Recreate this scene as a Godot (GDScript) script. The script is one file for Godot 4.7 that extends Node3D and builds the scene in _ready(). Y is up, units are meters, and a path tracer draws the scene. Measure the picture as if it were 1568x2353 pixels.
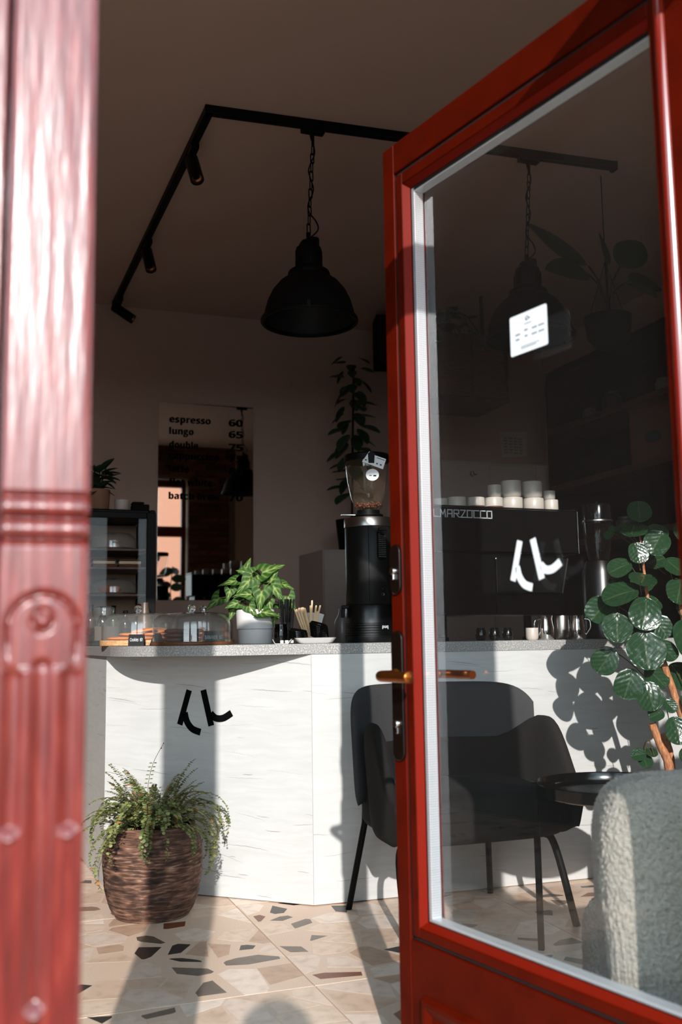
extends Node3D
# A sunlit cafe seen through its open red door. World: x along the street front, -z into the room, y up, metres.

class Geo:
	var st := SurfaceTool.new()
	var xf := Transform3D()
	var colored := false
	var col := Color(1, 1, 1)
	var count := 0
	func _init(with_color := false) -> void:
		colored = with_color
		st.begin(Mesh.PRIMITIVE_TRIANGLES)
	func put(p: Vector3, nn: Vector3, u: Vector2) -> void:
		st.set_normal(nn)
		st.set_uv(u)
		if colored:
			st.set_color(col)
		st.add_vertex(p)
	func tri(a: Vector3, b: Vector3, c: Vector3, na: Vector3, nb: Vector3, nc: Vector3, ua := Vector2(), ub := Vector2(), uc := Vector2()) -> void:
		a = xf * a
		b = xf * b
		c = xf * c
		na = (xf.basis * na).normalized()
		nb = (xf.basis * nb).normalized()
		nc = (xf.basis * nc).normalized()
		var cr := (b - a).cross(c - a)
		if cr.length_squared() < 1e-20:
			return
		count += 1
		put(a, na, ua)
		if cr.dot(na + nb + nc) > 0.0:
			put(c, nc, uc)
			put(b, nb, ub)
		else:
			put(b, nb, ub)
			put(c, nc, uc)
	func flat(a: Vector3, b: Vector3, c: Vector3, n: Vector3) -> void:
		tri(a, b, c, n, n, n)
	func quad(a: Vector3, b: Vector3, c: Vector3, d: Vector3, n: Vector3, us := []) -> void:
		if us.size() == 4:
			tri(a, b, c, n, n, n, us[0], us[1], us[2])
			tri(a, c, d, n, n, n, us[0], us[2], us[3])
		else:
			tri(a, b, c, n, n, n)
			tri(a, c, d, n, n, n)
	func box(at: Vector3, size: Vector3, bevel := 0.003, basis := Basis()) -> void:
		var h := size * 0.5
		var b := minf(bevel, minf(h.x, minf(h.y, h.z)) * 0.9)
		var keep := xf
		xf = xf * Transform3D(basis, at)
		var f := func(s: Vector3, axis: int) -> Vector3:
			var q := Vector3((h.x - b) * s.x, (h.y - b) * s.y, (h.z - b) * s.z)
			q[axis] = h[axis] * s[axis]
			return q
		for ax in 3:
			var i := (ax + 1) % 3
			var j := (ax + 2) % 3
			for sg in [-1.0, 1.0]:
				var n := Vector3()
				n[ax] = sg
				var cs := []
				for k in [[-1, -1], [1, -1], [1, 1], [-1, 1]]:
					var s := Vector3()
					s[ax] = sg
					s[i] = k[0]
					s[j] = k[1]
					cs.append(f.call(s, ax))
				quad(cs[0], cs[1], cs[2], cs[3], n)
		if b > 0.0:
			for ax in 3:
				var i := (ax + 1) % 3
				var j := (ax + 2) % 3
				for si in [-1.0, 1.0]:
					for sj in [-1.0, 1.0]:
						var ni := Vector3()
						ni[i] = si
						var nj := Vector3()
						nj[j] = sj
						var s0 := Vector3()
						s0[ax] = -1
						s0[i] = si
						s0[j] = sj
						var s1 := s0
						s1[ax] = 1
						var a: Vector3 = f.call(s0, i)
						var a2: Vector3 = f.call(s1, i)
						var c: Vector3 = f.call(s0, j)
						var c2: Vector3 = f.call(s1, j)
						tri(a, a2, c2, ni, ni, nj)
						tri(a, c2, c, ni, nj, nj)
			for sx in [-1.0, 1.0]:
				for sy in [-1.0, 1.0]:
					for sz in [-1.0, 1.0]:
						var s := Vector3(sx, sy, sz)
						tri(f.call(s, 0), f.call(s, 1), f.call(s, 2), Vector3(sx, 0, 0), Vector3(0, sy, 0), Vector3(0, 0, sz))
		xf = keep
	func lathe(prof: Array, seg := 32, sharp := 40.0, a0 := 0.0, a1 := TAU, squash := Vector2(1, 1)) -> void:
		# prof: Vector2(radius, height) from one end to the other
		var m := prof.size()
		var sn := []
		for i in m - 1:
			var d: Vector2 = prof[i + 1] - prof[i]
			sn.append(Vector2(d.y, -d.x).normalized() if d.length() > 1e-7 else Vector2(1, 0))
		var lim := cos(deg_to_rad(sharp))
		for i in m - 1:
			var n0: Vector2 = sn[i]
			var n1: Vector2 = sn[i]
			if i > 0 and sn[i - 1].dot(sn[i]) > lim:
				n0 = (sn[i - 1] + sn[i]).normalized()
			if i < m - 2 and sn[i + 1].dot(sn[i]) > lim:
				n1 = (sn[i + 1] + sn[i]).normalized()
			for k in seg:
				var t0 := a0 + (a1 - a0) * k / seg
				var t1 := a0 + (a1 - a0) * (k + 1) / seg
				var e0 := Vector3(cos(t0) * squash.x, 0, sin(t0) * squash.y)
				var e1 := Vector3(cos(t1) * squash.x, 0, sin(t1) * squash.y)
				var f0 := Vector3(cos(t0) / squash.x, 0, sin(t0) / squash.y)
				var f1 := Vector3(cos(t1) / squash.x, 0, sin(t1) / squash.y)
				var p: Vector2 = prof[i]
				var q: Vector2 = prof[i + 1]
				var up := Vector3.UP
				var a := e0 * p.x + up * p.y
				var b := e1 * p.x + up * p.y
				var c := e1 * q.x + up * q.y
				var d := e0 * q.x + up * q.y
				var na := f0 * n0.x + up * n0.y
				var nb := f1 * n0.x + up * n0.y
				var nc := f1 * n1.x + up * n1.y
				var nd := f0 * n1.x + up * n1.y
				var v0 := float(i) / (m - 1)
				var v1 := float(i + 1) / (m - 1)
				tri(a, b, c, na, nb, nc, Vector2(float(k) / seg, v0), Vector2(float(k + 1) / seg, v0), Vector2(float(k + 1) / seg, v1))
				tri(a, c, d, na, nc, nd, Vector2(float(k) / seg, v0), Vector2(float(k + 1) / seg, v1), Vector2(float(k) / seg, v1))
	func tube(pts: Array, r, seg := 8, closed := false, caps := true) -> void:
		var m := pts.size()
		var frames := []
		var prev := Vector3()
		for i in m:
			var t: Vector3
			if closed:
				t = pts[(i + 1) % m] - pts[(i - 1 + m) % m]
			else:
				t = pts[mini(i + 1, m - 1)] - pts[maxi(i - 1, 0)]
			t = t.normalized()
			var x: Vector3
			if i == 0:
				x = t.cross(Vector3.UP if absf(t.y) < 0.9 else Vector3.RIGHT).normalized()
			else:
				x = (prev - t * prev.dot(t)).normalized()
			prev = x
			frames.append([x, t.cross(x)])
		var rr := func(i: int) -> float: return r[i] if r is Array else r
		var last := m if closed else m - 1
		for i in last:
			var j := (i + 1) % m
			for k in seg:
				var t0 := TAU * k / seg
				var t1 := TAU * (k + 1) / seg
				var d0: Vector3 = frames[i][0] * cos(t0) + frames[i][1] * sin(t0)
				var d1: Vector3 = frames[i][0] * cos(t1) + frames[i][1] * sin(t1)
				var e0: Vector3 = frames[j][0] * cos(t0) + frames[j][1] * sin(t0)
				var e1: Vector3 = frames[j][0] * cos(t1) + frames[j][1] * sin(t1)
				var ri: float = rr.call(i)
				var rj: float = rr.call(j)
				var v0 := float(i) / last
				var v1 := float(i + 1) / last
				tri(pts[i] + d0 * ri, pts[i] + d1 * ri, pts[j] + e1 * rj, d0, d1, e1, Vector2(float(k) / seg, v0), Vector2(float(k + 1) / seg, v0), Vector2(float(k + 1) / seg, v1))
				tri(pts[i] + d0 * ri, pts[j] + e1 * rj, pts[j] + e0 * rj, d0, e1, e0, Vector2(float(k) / seg, v0), Vector2(float(k + 1) / seg, v1), Vector2(float(k) / seg, v1))
		if caps and not closed:
			for e in 2:
				var i := 0 if e == 0 else m - 1
				var n: Vector3 = (pts[0] - pts[1]).normalized() if e == 0 else (pts[m - 1] - pts[m - 2]).normalized()
				var ri: float = rr.call(i)
				for k in seg:
					var t0 := TAU * k / seg
					var t1 := TAU * (k + 1) / seg
					flat(pts[i], pts[i] + (frames[i][0] * cos(t0) + frames[i][1] * sin(t0)) * ri, pts[i] + (frames[i][0] * cos(t1) + frames[i][1] * sin(t1)) * ri, n)
	func grid(p: Array, wrap_u := false, wrap_v := false, flip := false, us := []) -> void:
		# p[i][j]: smooth surface
		var m := p.size()
		var w: int = p[0].size()
		var nn := []
		for i in m:
			var row := []
			for j in w:
				var iu: int = (i + 1) % m if wrap_u else mini(i + 1, m - 1)
				var il: int = (i - 1 + m) % m if wrap_u else maxi(i - 1, 0)
				var ju: int = (j + 1) % w if wrap_v else mini(j + 1, w - 1)
				var jl: int = (j - 1 + w) % w if wrap_v else maxi(j - 1, 0)
				var du: Vector3 = p[iu][j] - p[il][j]
				var dv: Vector3 = p[i][ju] - p[i][jl]
				var n := du.cross(dv)
				if n.length_squared() < 1e-18:
					var i2: int = mini(i + 1, m - 1) if i == 0 else i - 1
					var q: Vector3 = p[i2][ju] - p[i2][jl]
					n = du.cross(q)
				n = n.normalized()
				row.append(-n if flip else n)
			nn.append(row)
		for i in (m if wrap_u else m - 1):
			var i1 := (i + 1) % m
			for j in (w if wrap_v else w - 1):
				var j1 := (j + 1) % w
				var ua := Vector2(float(i) / m, float(j) / w)
				var ub := Vector2(float(i + 1) / m, float(j) / w)
				var uc := Vector2(float(i + 1) / m, float(j + 1) / w)
				var ud := Vector2(float(i) / m, float(j + 1) / w)
				if us.size():
					ua = us[i][j]
					ub = us[i1][j]
					uc = us[i1][j1]
					ud = us[i][j1]
				tri(p[i][j], p[i1][j], p[i1][j1], nn[i][j], nn[i1][j], nn[i1][j1], ua, ub, uc)
				tri(p[i][j], p[i1][j1], p[i][j1], nn[i][j], nn[i1][j1], nn[i][j1], ua, uc, ud)
	func ball(at: Vector3, rad: Vector3, seg := 16, rings := 10) -> void:
		for i in rings:
			var p0 := PI * i / rings
			var p1 := PI * (i + 1) / rings
			for k in seg:
				var t0 := TAU * k / seg
				var t1 := TAU * (k + 1) / seg
				var ds := [Vector3(sin(p0) * cos(t0), cos(p0), sin(p0) * sin(t0)), Vector3(sin(p0) * cos(t1), cos(p0), sin(p0) * sin(t1)), Vector3(sin(p1) * cos(t1), cos(p1), sin(p1) * sin(t1)), Vector3(sin(p1) * cos(t0), cos(p1), sin(p1) * sin(t0))]
				var ps := []
				var ns := []
				for d: Vector3 in ds:
					ps.append(at + d * rad)
					ns.append((d / rad).normalized())
				tri(ps[0], ps[1], ps[2], ns[0], ns[1], ns[2])
				tri(ps[0], ps[2], ps[3], ns[0], ns[2], ns[3])
	func prism(poly: Array, depth: float, bevel := 0.0, smooth := 30.0, uv_scale := 0.0) -> void:
		# poly: Vector2 outline in the local xy plane, from z = 0 to z = depth, with the bevel on the z = depth face
		var pts := PackedVector2Array(poly)
		if Geometry2D.is_polygon_clockwise(pts):
			pts.reverse()
		var m := pts.size()
		var ins := PackedVector2Array()
		var en := []
		for i in m:
			var d := (pts[(i + 1) % m] - pts[i]).normalized()
			en.append(Vector2(d.y, -d.x))
		var lim := cos(deg_to_rad(smooth))
		for i in m:
			var e0: Vector2 = en[(i - 1 + m) % m]
			var e1: Vector2 = en[i]
			var bi := (e0 + e1)
			var q := bi / maxf(bi.length_squared() * 0.5, 0.25)
			ins.append(pts[i] - q * bevel)
		var idx := Geometry2D.triangulate_polygon(pts)
		var z1 := depth - bevel * signf(depth)
		var up := Vector3(0, 0, signf(depth))
		for k in range(0, idx.size(), 3):
			var a := idx[k]
			var b := idx[k + 1]
			var c := idx[k + 2]
			tri(v3(ins[a], depth), v3(ins[b], depth), v3(ins[c], depth), up, up, up, ins[a] * uv_scale, ins[b] * uv_scale, ins[c] * uv_scale)
			tri(v3(pts[a], 0), v3(pts[b], 0), v3(pts[c], 0), -up, -up, -up, ins[a] * uv_scale, ins[b] * uv_scale, ins[c] * uv_scale)
		for i in m:
			var j := (i + 1) % m
			var n0: Vector2 = en[i]
			var n1: Vector2 = en[i]
			if en[(i - 1 + m) % m].dot(en[i]) > lim:
				n0 = (en[(i - 1 + m) % m] + en[i]).normalized()
			if en[j].dot(en[i]) > lim:
				n1 = (en[j] + en[i]).normalized()
			var k0 := Vector3(n0.x, n0.y, 0)
			var k1 := Vector3(n1.x, n1.y, 0)
			tri(v3(pts[i], 0), v3(pts[j], 0), v3(pts[j], z1), k0, k1, k1)
			tri(v3(pts[i], 0), v3(pts[j], z1), v3(pts[i], z1), k0, k1, k0)
			if bevel > 0.0:
				tri(v3(pts[i], z1), v3(pts[j], z1), v3(ins[j], depth), k0, k1, up)
				tri(v3(pts[i], z1), v3(ins[j], depth), v3(ins[i], depth), k0, up, up)
	func v3(p: Vector2, z: float) -> Vector3:
		return Vector3(p.x, p.y, z)
	func mesh() -> ArrayMesh:
		st.index()
		return st.commit()

var names := {}
var M := {}
var rng := RandomNumberGenerator.new()

func numbered(called: String) -> String:
	var k: int = names.get(called, -1) + 1
	names[called] = k
	return called if k == 0 else "%s_%03d" % [called, k]
func tag(o: Node3D, label: String, category: String, group := "") -> Node3D:
	o.set_meta("label", label)
	o.set_meta("category", category)
	if group != "":
		o.set_meta("group", group)
	return o
func thing(called: String, label: String, category: String, at := Vector3(), turn := 0.0, group := "") -> Node3D:
	var o := Node3D.new()
	o.name = numbered(called)
	add_child(o)
	o.position = at
	o.rotation.y = turn
	return tag(o, label, category, group)
func part(parent: Node3D, called: String, g, m: Material, label := "") -> MeshInstance3D:
	var o := MeshInstance3D.new()
	o.mesh = g.mesh() if g is Geo else g
	o.material_override = null
	for i in o.mesh.get_surface_count():
		o.set_surface_override_material(i, m)
	o.name = called
	if parent == null:
		o.name = numbered(called)
		add_child(o)
	else:
		parent.add_child(o, true)
	if label != "":
		o.set_meta("label", label)
	return o
func single(called: String, g, m: Material, label: String, category: String, at := Vector3(), turn := 0.0, group := "") -> MeshInstance3D:
	var o := part(null, called, g, m)
	o.position = at
	o.rotation.y = turn
	tag(o, label, category, group)
	return o
func struct(called: String, g, m: Material, parent: Node3D = null) -> MeshInstance3D:
	var o := part(parent, called, g, m)
	if parent == null:
		o.set_meta("kind", "structure")
	return o
func shell(called: String, at := Vector3()) -> Node3D:
	var o := Node3D.new()
	o.name = numbered(called)
	add_child(o)
	o.position = at
	o.set_meta("kind", "structure")
	return o
func boxes(list: Array, bevel := 0.003) -> Geo:
	var g := Geo.new()
	for b in list:
		g.box(b[0], b[1], bevel)
	return g
func span(x0: float, x1: float, y0: float, y1: float, z0: float, z1: float) -> Array:
	return [Vector3((x0 + x1) / 2, (y0 + y1) / 2, (z0 + z1) / 2), Vector3(absf(x1 - x0), absf(y1 - y0), absf(z1 - z0))]
func curve(pts: Array, n := 24) -> Array:
	# Catmull-Rom through the points
	var out := []
	var m := pts.size()
	for i in n + 1:
		var t := float(i) / n * (m - 1)
		var k := mini(int(t), m - 2)
		var f := t - k
		var a = pts[maxi(k - 1, 0)]
		var b = pts[k]
		var c = pts[k + 1]
		var d = pts[mini(k + 2, m - 1)]
		out.append(b.cubic_interpolate(c, a, d, f))
	return out
func rounded(w: float, h: float, r: float, n := 5) -> Array:
	var out := []
	for q in 4:
		var cx := (w / 2 - r) * (1 if q == 0 or q == 3 else -1)
		var cy := (h / 2 - r) * (1 if q < 2 else -1)
		for k in n + 1:
			var a := PI / 2 * q + PI / 2 * k / n
			out.append(Vector2(cx + cos(a) * r, cy + sin(a) * r))
	return out
func basis_from(x: Vector3, y: Vector3) -> Basis:
	var z := x.cross(y).normalized()
	return Basis(x.normalized(), z.cross(x).normalized(), z)

# ---------------------------------------------------------------- materials
func mat(c: Color, rough := 0.6, metal := 0.0, spec := 0.5) -> StandardMaterial3D:
	var m := StandardMaterial3D.new()
	m.albedo_color = c
	m.roughness = rough
	m.metallic = metal
	m.metallic_specular = spec
	return m
func noise_tex(seed_: int, freq: float, ramp: Array, size := 512, kind := FastNoiseLite.TYPE_SIMPLEX_SMOOTH, octaves := 4) -> NoiseTexture2D:
	var n := FastNoiseLite.new()
	n.noise_type = kind
	n.seed = seed_
	n.frequency = freq
	n.fractal_octaves = octaves
	var t := NoiseTexture2D.new()
	t.width = size
	t.height = size
	t.seamless = true
	t.noise = n
	if ramp.size():
		var g := Gradient.new()
		var offs := PackedFloat32Array()
		var cols := PackedColorArray()
		for r in ramp:
			offs.append(r[0])
			cols.append(r[1])
		g.offsets = offs
		g.colors = cols
		t.color_ramp = g
	return t
func tri_map(m: StandardMaterial3D, scale: Vector3, world := false) -> StandardMaterial3D:
	m.uv1_triplanar = true
	m.uv1_world_triplanar = world
	m.uv1_scale = scale
	return m
func bump(m: StandardMaterial3D, t: Texture2D, cm: float) -> StandardMaterial3D:
	m.heightmap_enabled = true
	m.heightmap_texture = t
	m.heightmap_scale = cm
	return m
func glass(alpha := 0.03, rough := 0.0, c := Color(0.9, 0.95, 0.95)) -> StandardMaterial3D:
	var m := mat(Color(c.r, c.g, c.b, alpha), rough)
	m.transparency = BaseMaterial3D.TRANSPARENCY_ALPHA
	return m
func solid_glass(c := Color(1, 1, 1)) -> StandardMaterial3D:
	var m := mat(Color(c.r, c.g, c.b, 0.0), 0.0)
	m.refraction_enabled = true
	m.refraction_scale = 0.05
	return m

func _ready() -> void:
	rng.seed = 7
	camera_and_light()
	materials()
	room()
	street()
	floor_tiles()
	counter()
	door_post()
	door_leaf()
	back_of_room()
	ceiling_track()
	worktop_things()
	bar_things()
	seating()
	fern()
	fabian_plant()
	photographer()

func camera_and_light() -> void:
	var cam := Camera3D.new()
	cam.name = "camera"
	var lens := CameraAttributesPhysical.new()
	lens.frustum_focal_length = 23.34
	lens.frustum_focus_distance = 3.55
	lens.exposure_aperture = 2.1
	lens.frustum_near = 0.03
	lens.frustum_far = 200.0
	cam.attributes = lens
	cam.keep_aspect = Camera3D.KEEP_HEIGHT
	cam.fov = 54.43
	add_child(cam)
	var yaw := deg_to_rad(20.0)
	var pitch := deg_to_rad(7.32)
	var roll := deg_to_rad(0.85)
	var fw := Vector3(sin(yaw) * cos(pitch), sin(pitch), -cos(yaw) * cos(pitch))
	var r0 := Vector3(cos(yaw), 0, sin(yaw))
	var u0 := r0.cross(fw)
	cam.transform = Transform3D(Basis(r0 * cos(roll) - u0 * sin(roll), r0 * sin(roll) + u0 * cos(roll), -fw), Vector3(0, 0.963, 0))
	cam.current = true
	var e := Environment.new()
	e.background_mode = Environment.BG_SKY
	var sm := ProceduralSkyMaterial.new()
	sm.sky_top_color = Color(0.45, 0.53, 0.575)
	sm.sky_horizon_color = Color(0.70, 0.73, 0.745)
	sm.sky_curve = 0.12
	sm.ground_bottom_color = Color(0.22, 0.21, 0.20)
	sm.ground_horizon_color = Color(0.45, 0.45, 0.45)
	sm.sky_energy_multiplier = 3.1
	var sky := Sky.new()
	sky.sky_material = sm
	e.sky = sky
	e.tonemap_mode = Environment.TONE_MAPPER_LINEAR
	e.tonemap_exposure = 1.0
	e.sdfgi_enabled = true
	e.ssao_enabled = true
	e.ssil_enabled = true
	var we := WorldEnvironment.new()
	we.name = "environment"
	we.environment = e
	add_child(we)
	# low sun behind the photographer, a little from the left of the street front
	var head := deg_to_rad(15.3)
	var el := deg_to_rad(21.3)
	var to := Vector3(sin(head) * cos(el), -sin(el), -cos(head) * cos(el))
	var sun := DirectionalLight3D.new()
	sun.name = "sun"
	add_child(sun)
	sun.look_at_from_position(Vector3(0, 20, 0), Vector3(0, 20, 0) + to, Vector3.UP)
	sun.light_color = Color(1.0, 0.983, 0.965)
	sun.light_energy = 1.72
	sun.light_angular_distance = 0.55
	sun.shadow_enabled = true

func materials() -> void:
	var fine := noise_tex(3, 0.03, [], 512)
	M.fine = fine
	var grain := noise_tex(11, 0.012, [], 512, FastNoiseLite.TYPE_SIMPLEX_SMOOTH, 5)
	M.grain = grain
	M.wall = bump(tri_map(mat(Color(0.69, 0.58, 0.525), 0.85), Vector3(1.2, 1.2, 1.2), true), grain, 0.25)
	M.ceiling = bump(tri_map(mat(Color(0.71, 0.605, 0.55), 0.9), Vector3(0.8, 0.8, 0.8), true), grain, 0.25)
	M.facade = tri_map(mat(Color(0.70, 0.62, 0.52), 0.9), Vector3(1, 1, 1), true)
	M.peach = tri_map(mat(Color(0.74, 0.43, 0.265), 0.9), Vector3(1, 1, 1), true)
	M.street = mat(Color(0.42, 0.40, 0.38), 0.9)
	# red paint: smooth on the door, worn and streaked on the old post
	M.red = tri_map(mat(Color(0.32, 0.054, 0.006), 0.44, 0.0, 0.2), Vector3(1.5, 1.5, 1.5))
	M.red.albedo_texture = noise_tex(21, 0.01, [[0.0, Color(0.84, 0.84, 0.84)], [0.5, Color(0.96, 0.96, 0.96)], [1.0, Color(1, 1, 1)]], 512)
	bump(M.red, fine, 0.03)
	M.red_bead = mat(Color(0.42, 0.075, 0.022), 0.4, 0.0, 0.2)
	M.red_roll = mat(Color(0.46, 0.10, 0.05), 0.17, 0.0, 0.9)
	M.seam = mat(Color(0.05, 0.02, 0.015), 0.8)
	M.old_red = tri_map(mat(Color(1, 1, 1), 0.5), Vector3(9.0, 0.9, 9.0))
	M.old_red.albedo_texture = noise_tex(5, 0.018, [[0.0, Color(0.30, 0.065, 0.04)], [0.42, Color(0.38, 0.085, 0.05)], [0.60, Color(0.40, 0.095, 0.06)], [1.0, Color(0.50, 0.19, 0.14)]], 512, FastNoiseLite.TYPE_SIMPLEX_SMOOTH, 5)
	M.old_red.roughness = 0.27
	M.old_red.metallic_specular = 0.62
	bump(M.old_red, grain, 0.05)
	M.aluminium = mat(Color(0.80, 0.81, 0.82), 0.35, 0.85)
	M.pane = glass(0.0026)
	M.window_pane = glass(0.0)
	M.black_metal = mat(Color(0.03, 0.031, 0.032), 0.5, 0.0, 0.25)
	M.black_matt = mat(Color(0.035, 0.036, 0.037), 0.75, 0.0, 0.25)
	M.black_gloss = mat(Color(0.02, 0.021, 0.022), 0.14)
	M.bronze = mat(Color(0.13, 0.08, 0.06), 0.35, 0.6)
	M.brass = mat(Color(0.58, 0.32, 0.13), 0.26, 0.9)
	M.chrome = mat(Color(0.85, 0.84, 0.83), 0.12, 1.0)
	M.steel = mat(Color(0.62, 0.60, 0.58), 0.3, 1.0)
	M.white_decal = mat(Color(0.93, 0.93, 0.94), 0.6)
	M.white_paper = mat(Color(0.90, 0.91, 0.92), 0.8)
	M.ink = mat(Color(0.05, 0.05, 0.05), 0.8)
	M.black_print = mat(Color(0.03, 0.033, 0.036), 0.85, 0.0, 0.15)
	M.laminate = mat(Color(1, 1, 1), 0.55)
	M.laminate.albedo_texture = laminate_image()
	M.worktop = tri_map(mat(Color(1, 1, 1), 0.5), Vector3(3, 3, 3), true)
	M.worktop.albedo_texture = noise_tex(31, 0.09, [[0.0, Color(0.40, 0.40, 0.40)], [0.35, Color(0.53, 0.53, 0.52)], [0.6, Color(0.60, 0.59, 0.58)], [0.8, Color(0.74, 0.73, 0.71)], [1.0, Color(0.88, 0.86, 0.84)]], 512, FastNoiseLite.TYPE_SIMPLEX_SMOOTH, 5)
	M.wood = tri_map(mat(Color(1, 1, 1), 0.55), Vector3(3, 14, 14))
	M.wood.albedo_texture = noise_tex(41, 0.015, [[0.0, Color(0.62, 0.42, 0.26)], [0.5, Color(0.80, 0.62, 0.44)], [1.0, Color(0.90, 0.74, 0.56)]], 512)
	M.dark_wood = tri_map(mat(Color(1, 1, 1), 0.5), Vector3(2, 10, 10))
	M.dark_wood.albedo_texture = noise_tex(43, 0.015, [[0.0, Color(0.16, 0.09, 0.055)], [0.5, Color(0.26, 0.15, 0.095)], [1.0, Color(0.34, 0.20, 0.13)]], 512)
	M.clear = glass(0.03, 0.03)
	M.bottle = glass(0.12, 0.0, Color(0.5, 0.5, 0.48))
	M.fridge_pane = glass(0.0, 0.0)
	M.fridge_pane.metallic_specular = 0.2
	M.mirror = mat(Color(0.86, 0.86, 0.85), 0.015, 1.0)

func laminate_image() -> ImageTexture:
	var w := 1536
	var h := 768
	var n1 := FastNoiseLite.new()
	n1.seed = 4
	n1.frequency = 0.01
	var n2 := FastNoiseLite.new()
	n2.seed = 9
	n2.frequency = 0.03
	n2.fractal_octaves = 3
	var im := Image.create(w, h, false, Image.FORMAT_RGB8)
	for y in h:
		for x in w:
			var warp := n1.get_noise_2d(x * 0.5, y * 0.8) * 26.0
			var g := n2.get_noise_2d(x * 0.12, y * 1.6 + warp)
			var k := 0.75 + 0.022 * g + 0.014 * n1.get_noise_2d(x * 0.7 + 900.0, y * 1.4)
			im.set_pixel(x, y, Color(k * 1.0, k * 0.998, k * 0.985))
	var r := RandomNumberGenerator.new()
	r.seed = 12
	for s in 90:
		var x := r.randf() * w
		var y := r.randf() * h
		var len := r.randf_range(25, 165)
		var slope := r.randf_range(-0.04, 0.12)
		var bend := r.randf_range(-0.0009, 0.0009)
		var dark := r.randf_range(0.35, 1.0)
		var thick := r.randf_range(0.5, 1.15)
		for i in int(len * 2):
			var t := i / (len * 2)
			var px := x + t * len
			var py := y + slope * t * len + bend * pow(t * len, 2) + n1.get_noise_2d(px * 4, s * 50.0) * 1.6
			var a := dark * pow(sin(PI * clampf(t, 0.02, 0.98)), 0.7)
			for dy in range(-1, 2):
				var yy := posmod(int(py) + dy, h)
				var xx := posmod(int(px), w)
				var f := a * clampf(thick - absf(py - int(py) - dy) * 0.9, 0.0, 1.0) * 0.6
				var c := im.get_pixel(xx, yy)
				im.set_pixel(xx, yy, c.lerp(Color(0.34, 0.33, 0.31), f))
	return ImageTexture.create_from_image(im)

# ---------------------------------------------------------------- the setting
const Z_OUT := -1.0
const Z_IN := -1.28
const Z_BACK := -6.4
const CEIL := 3.15
const X_LEFT := -2.9
const X_RIGHT := 3.98

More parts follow.
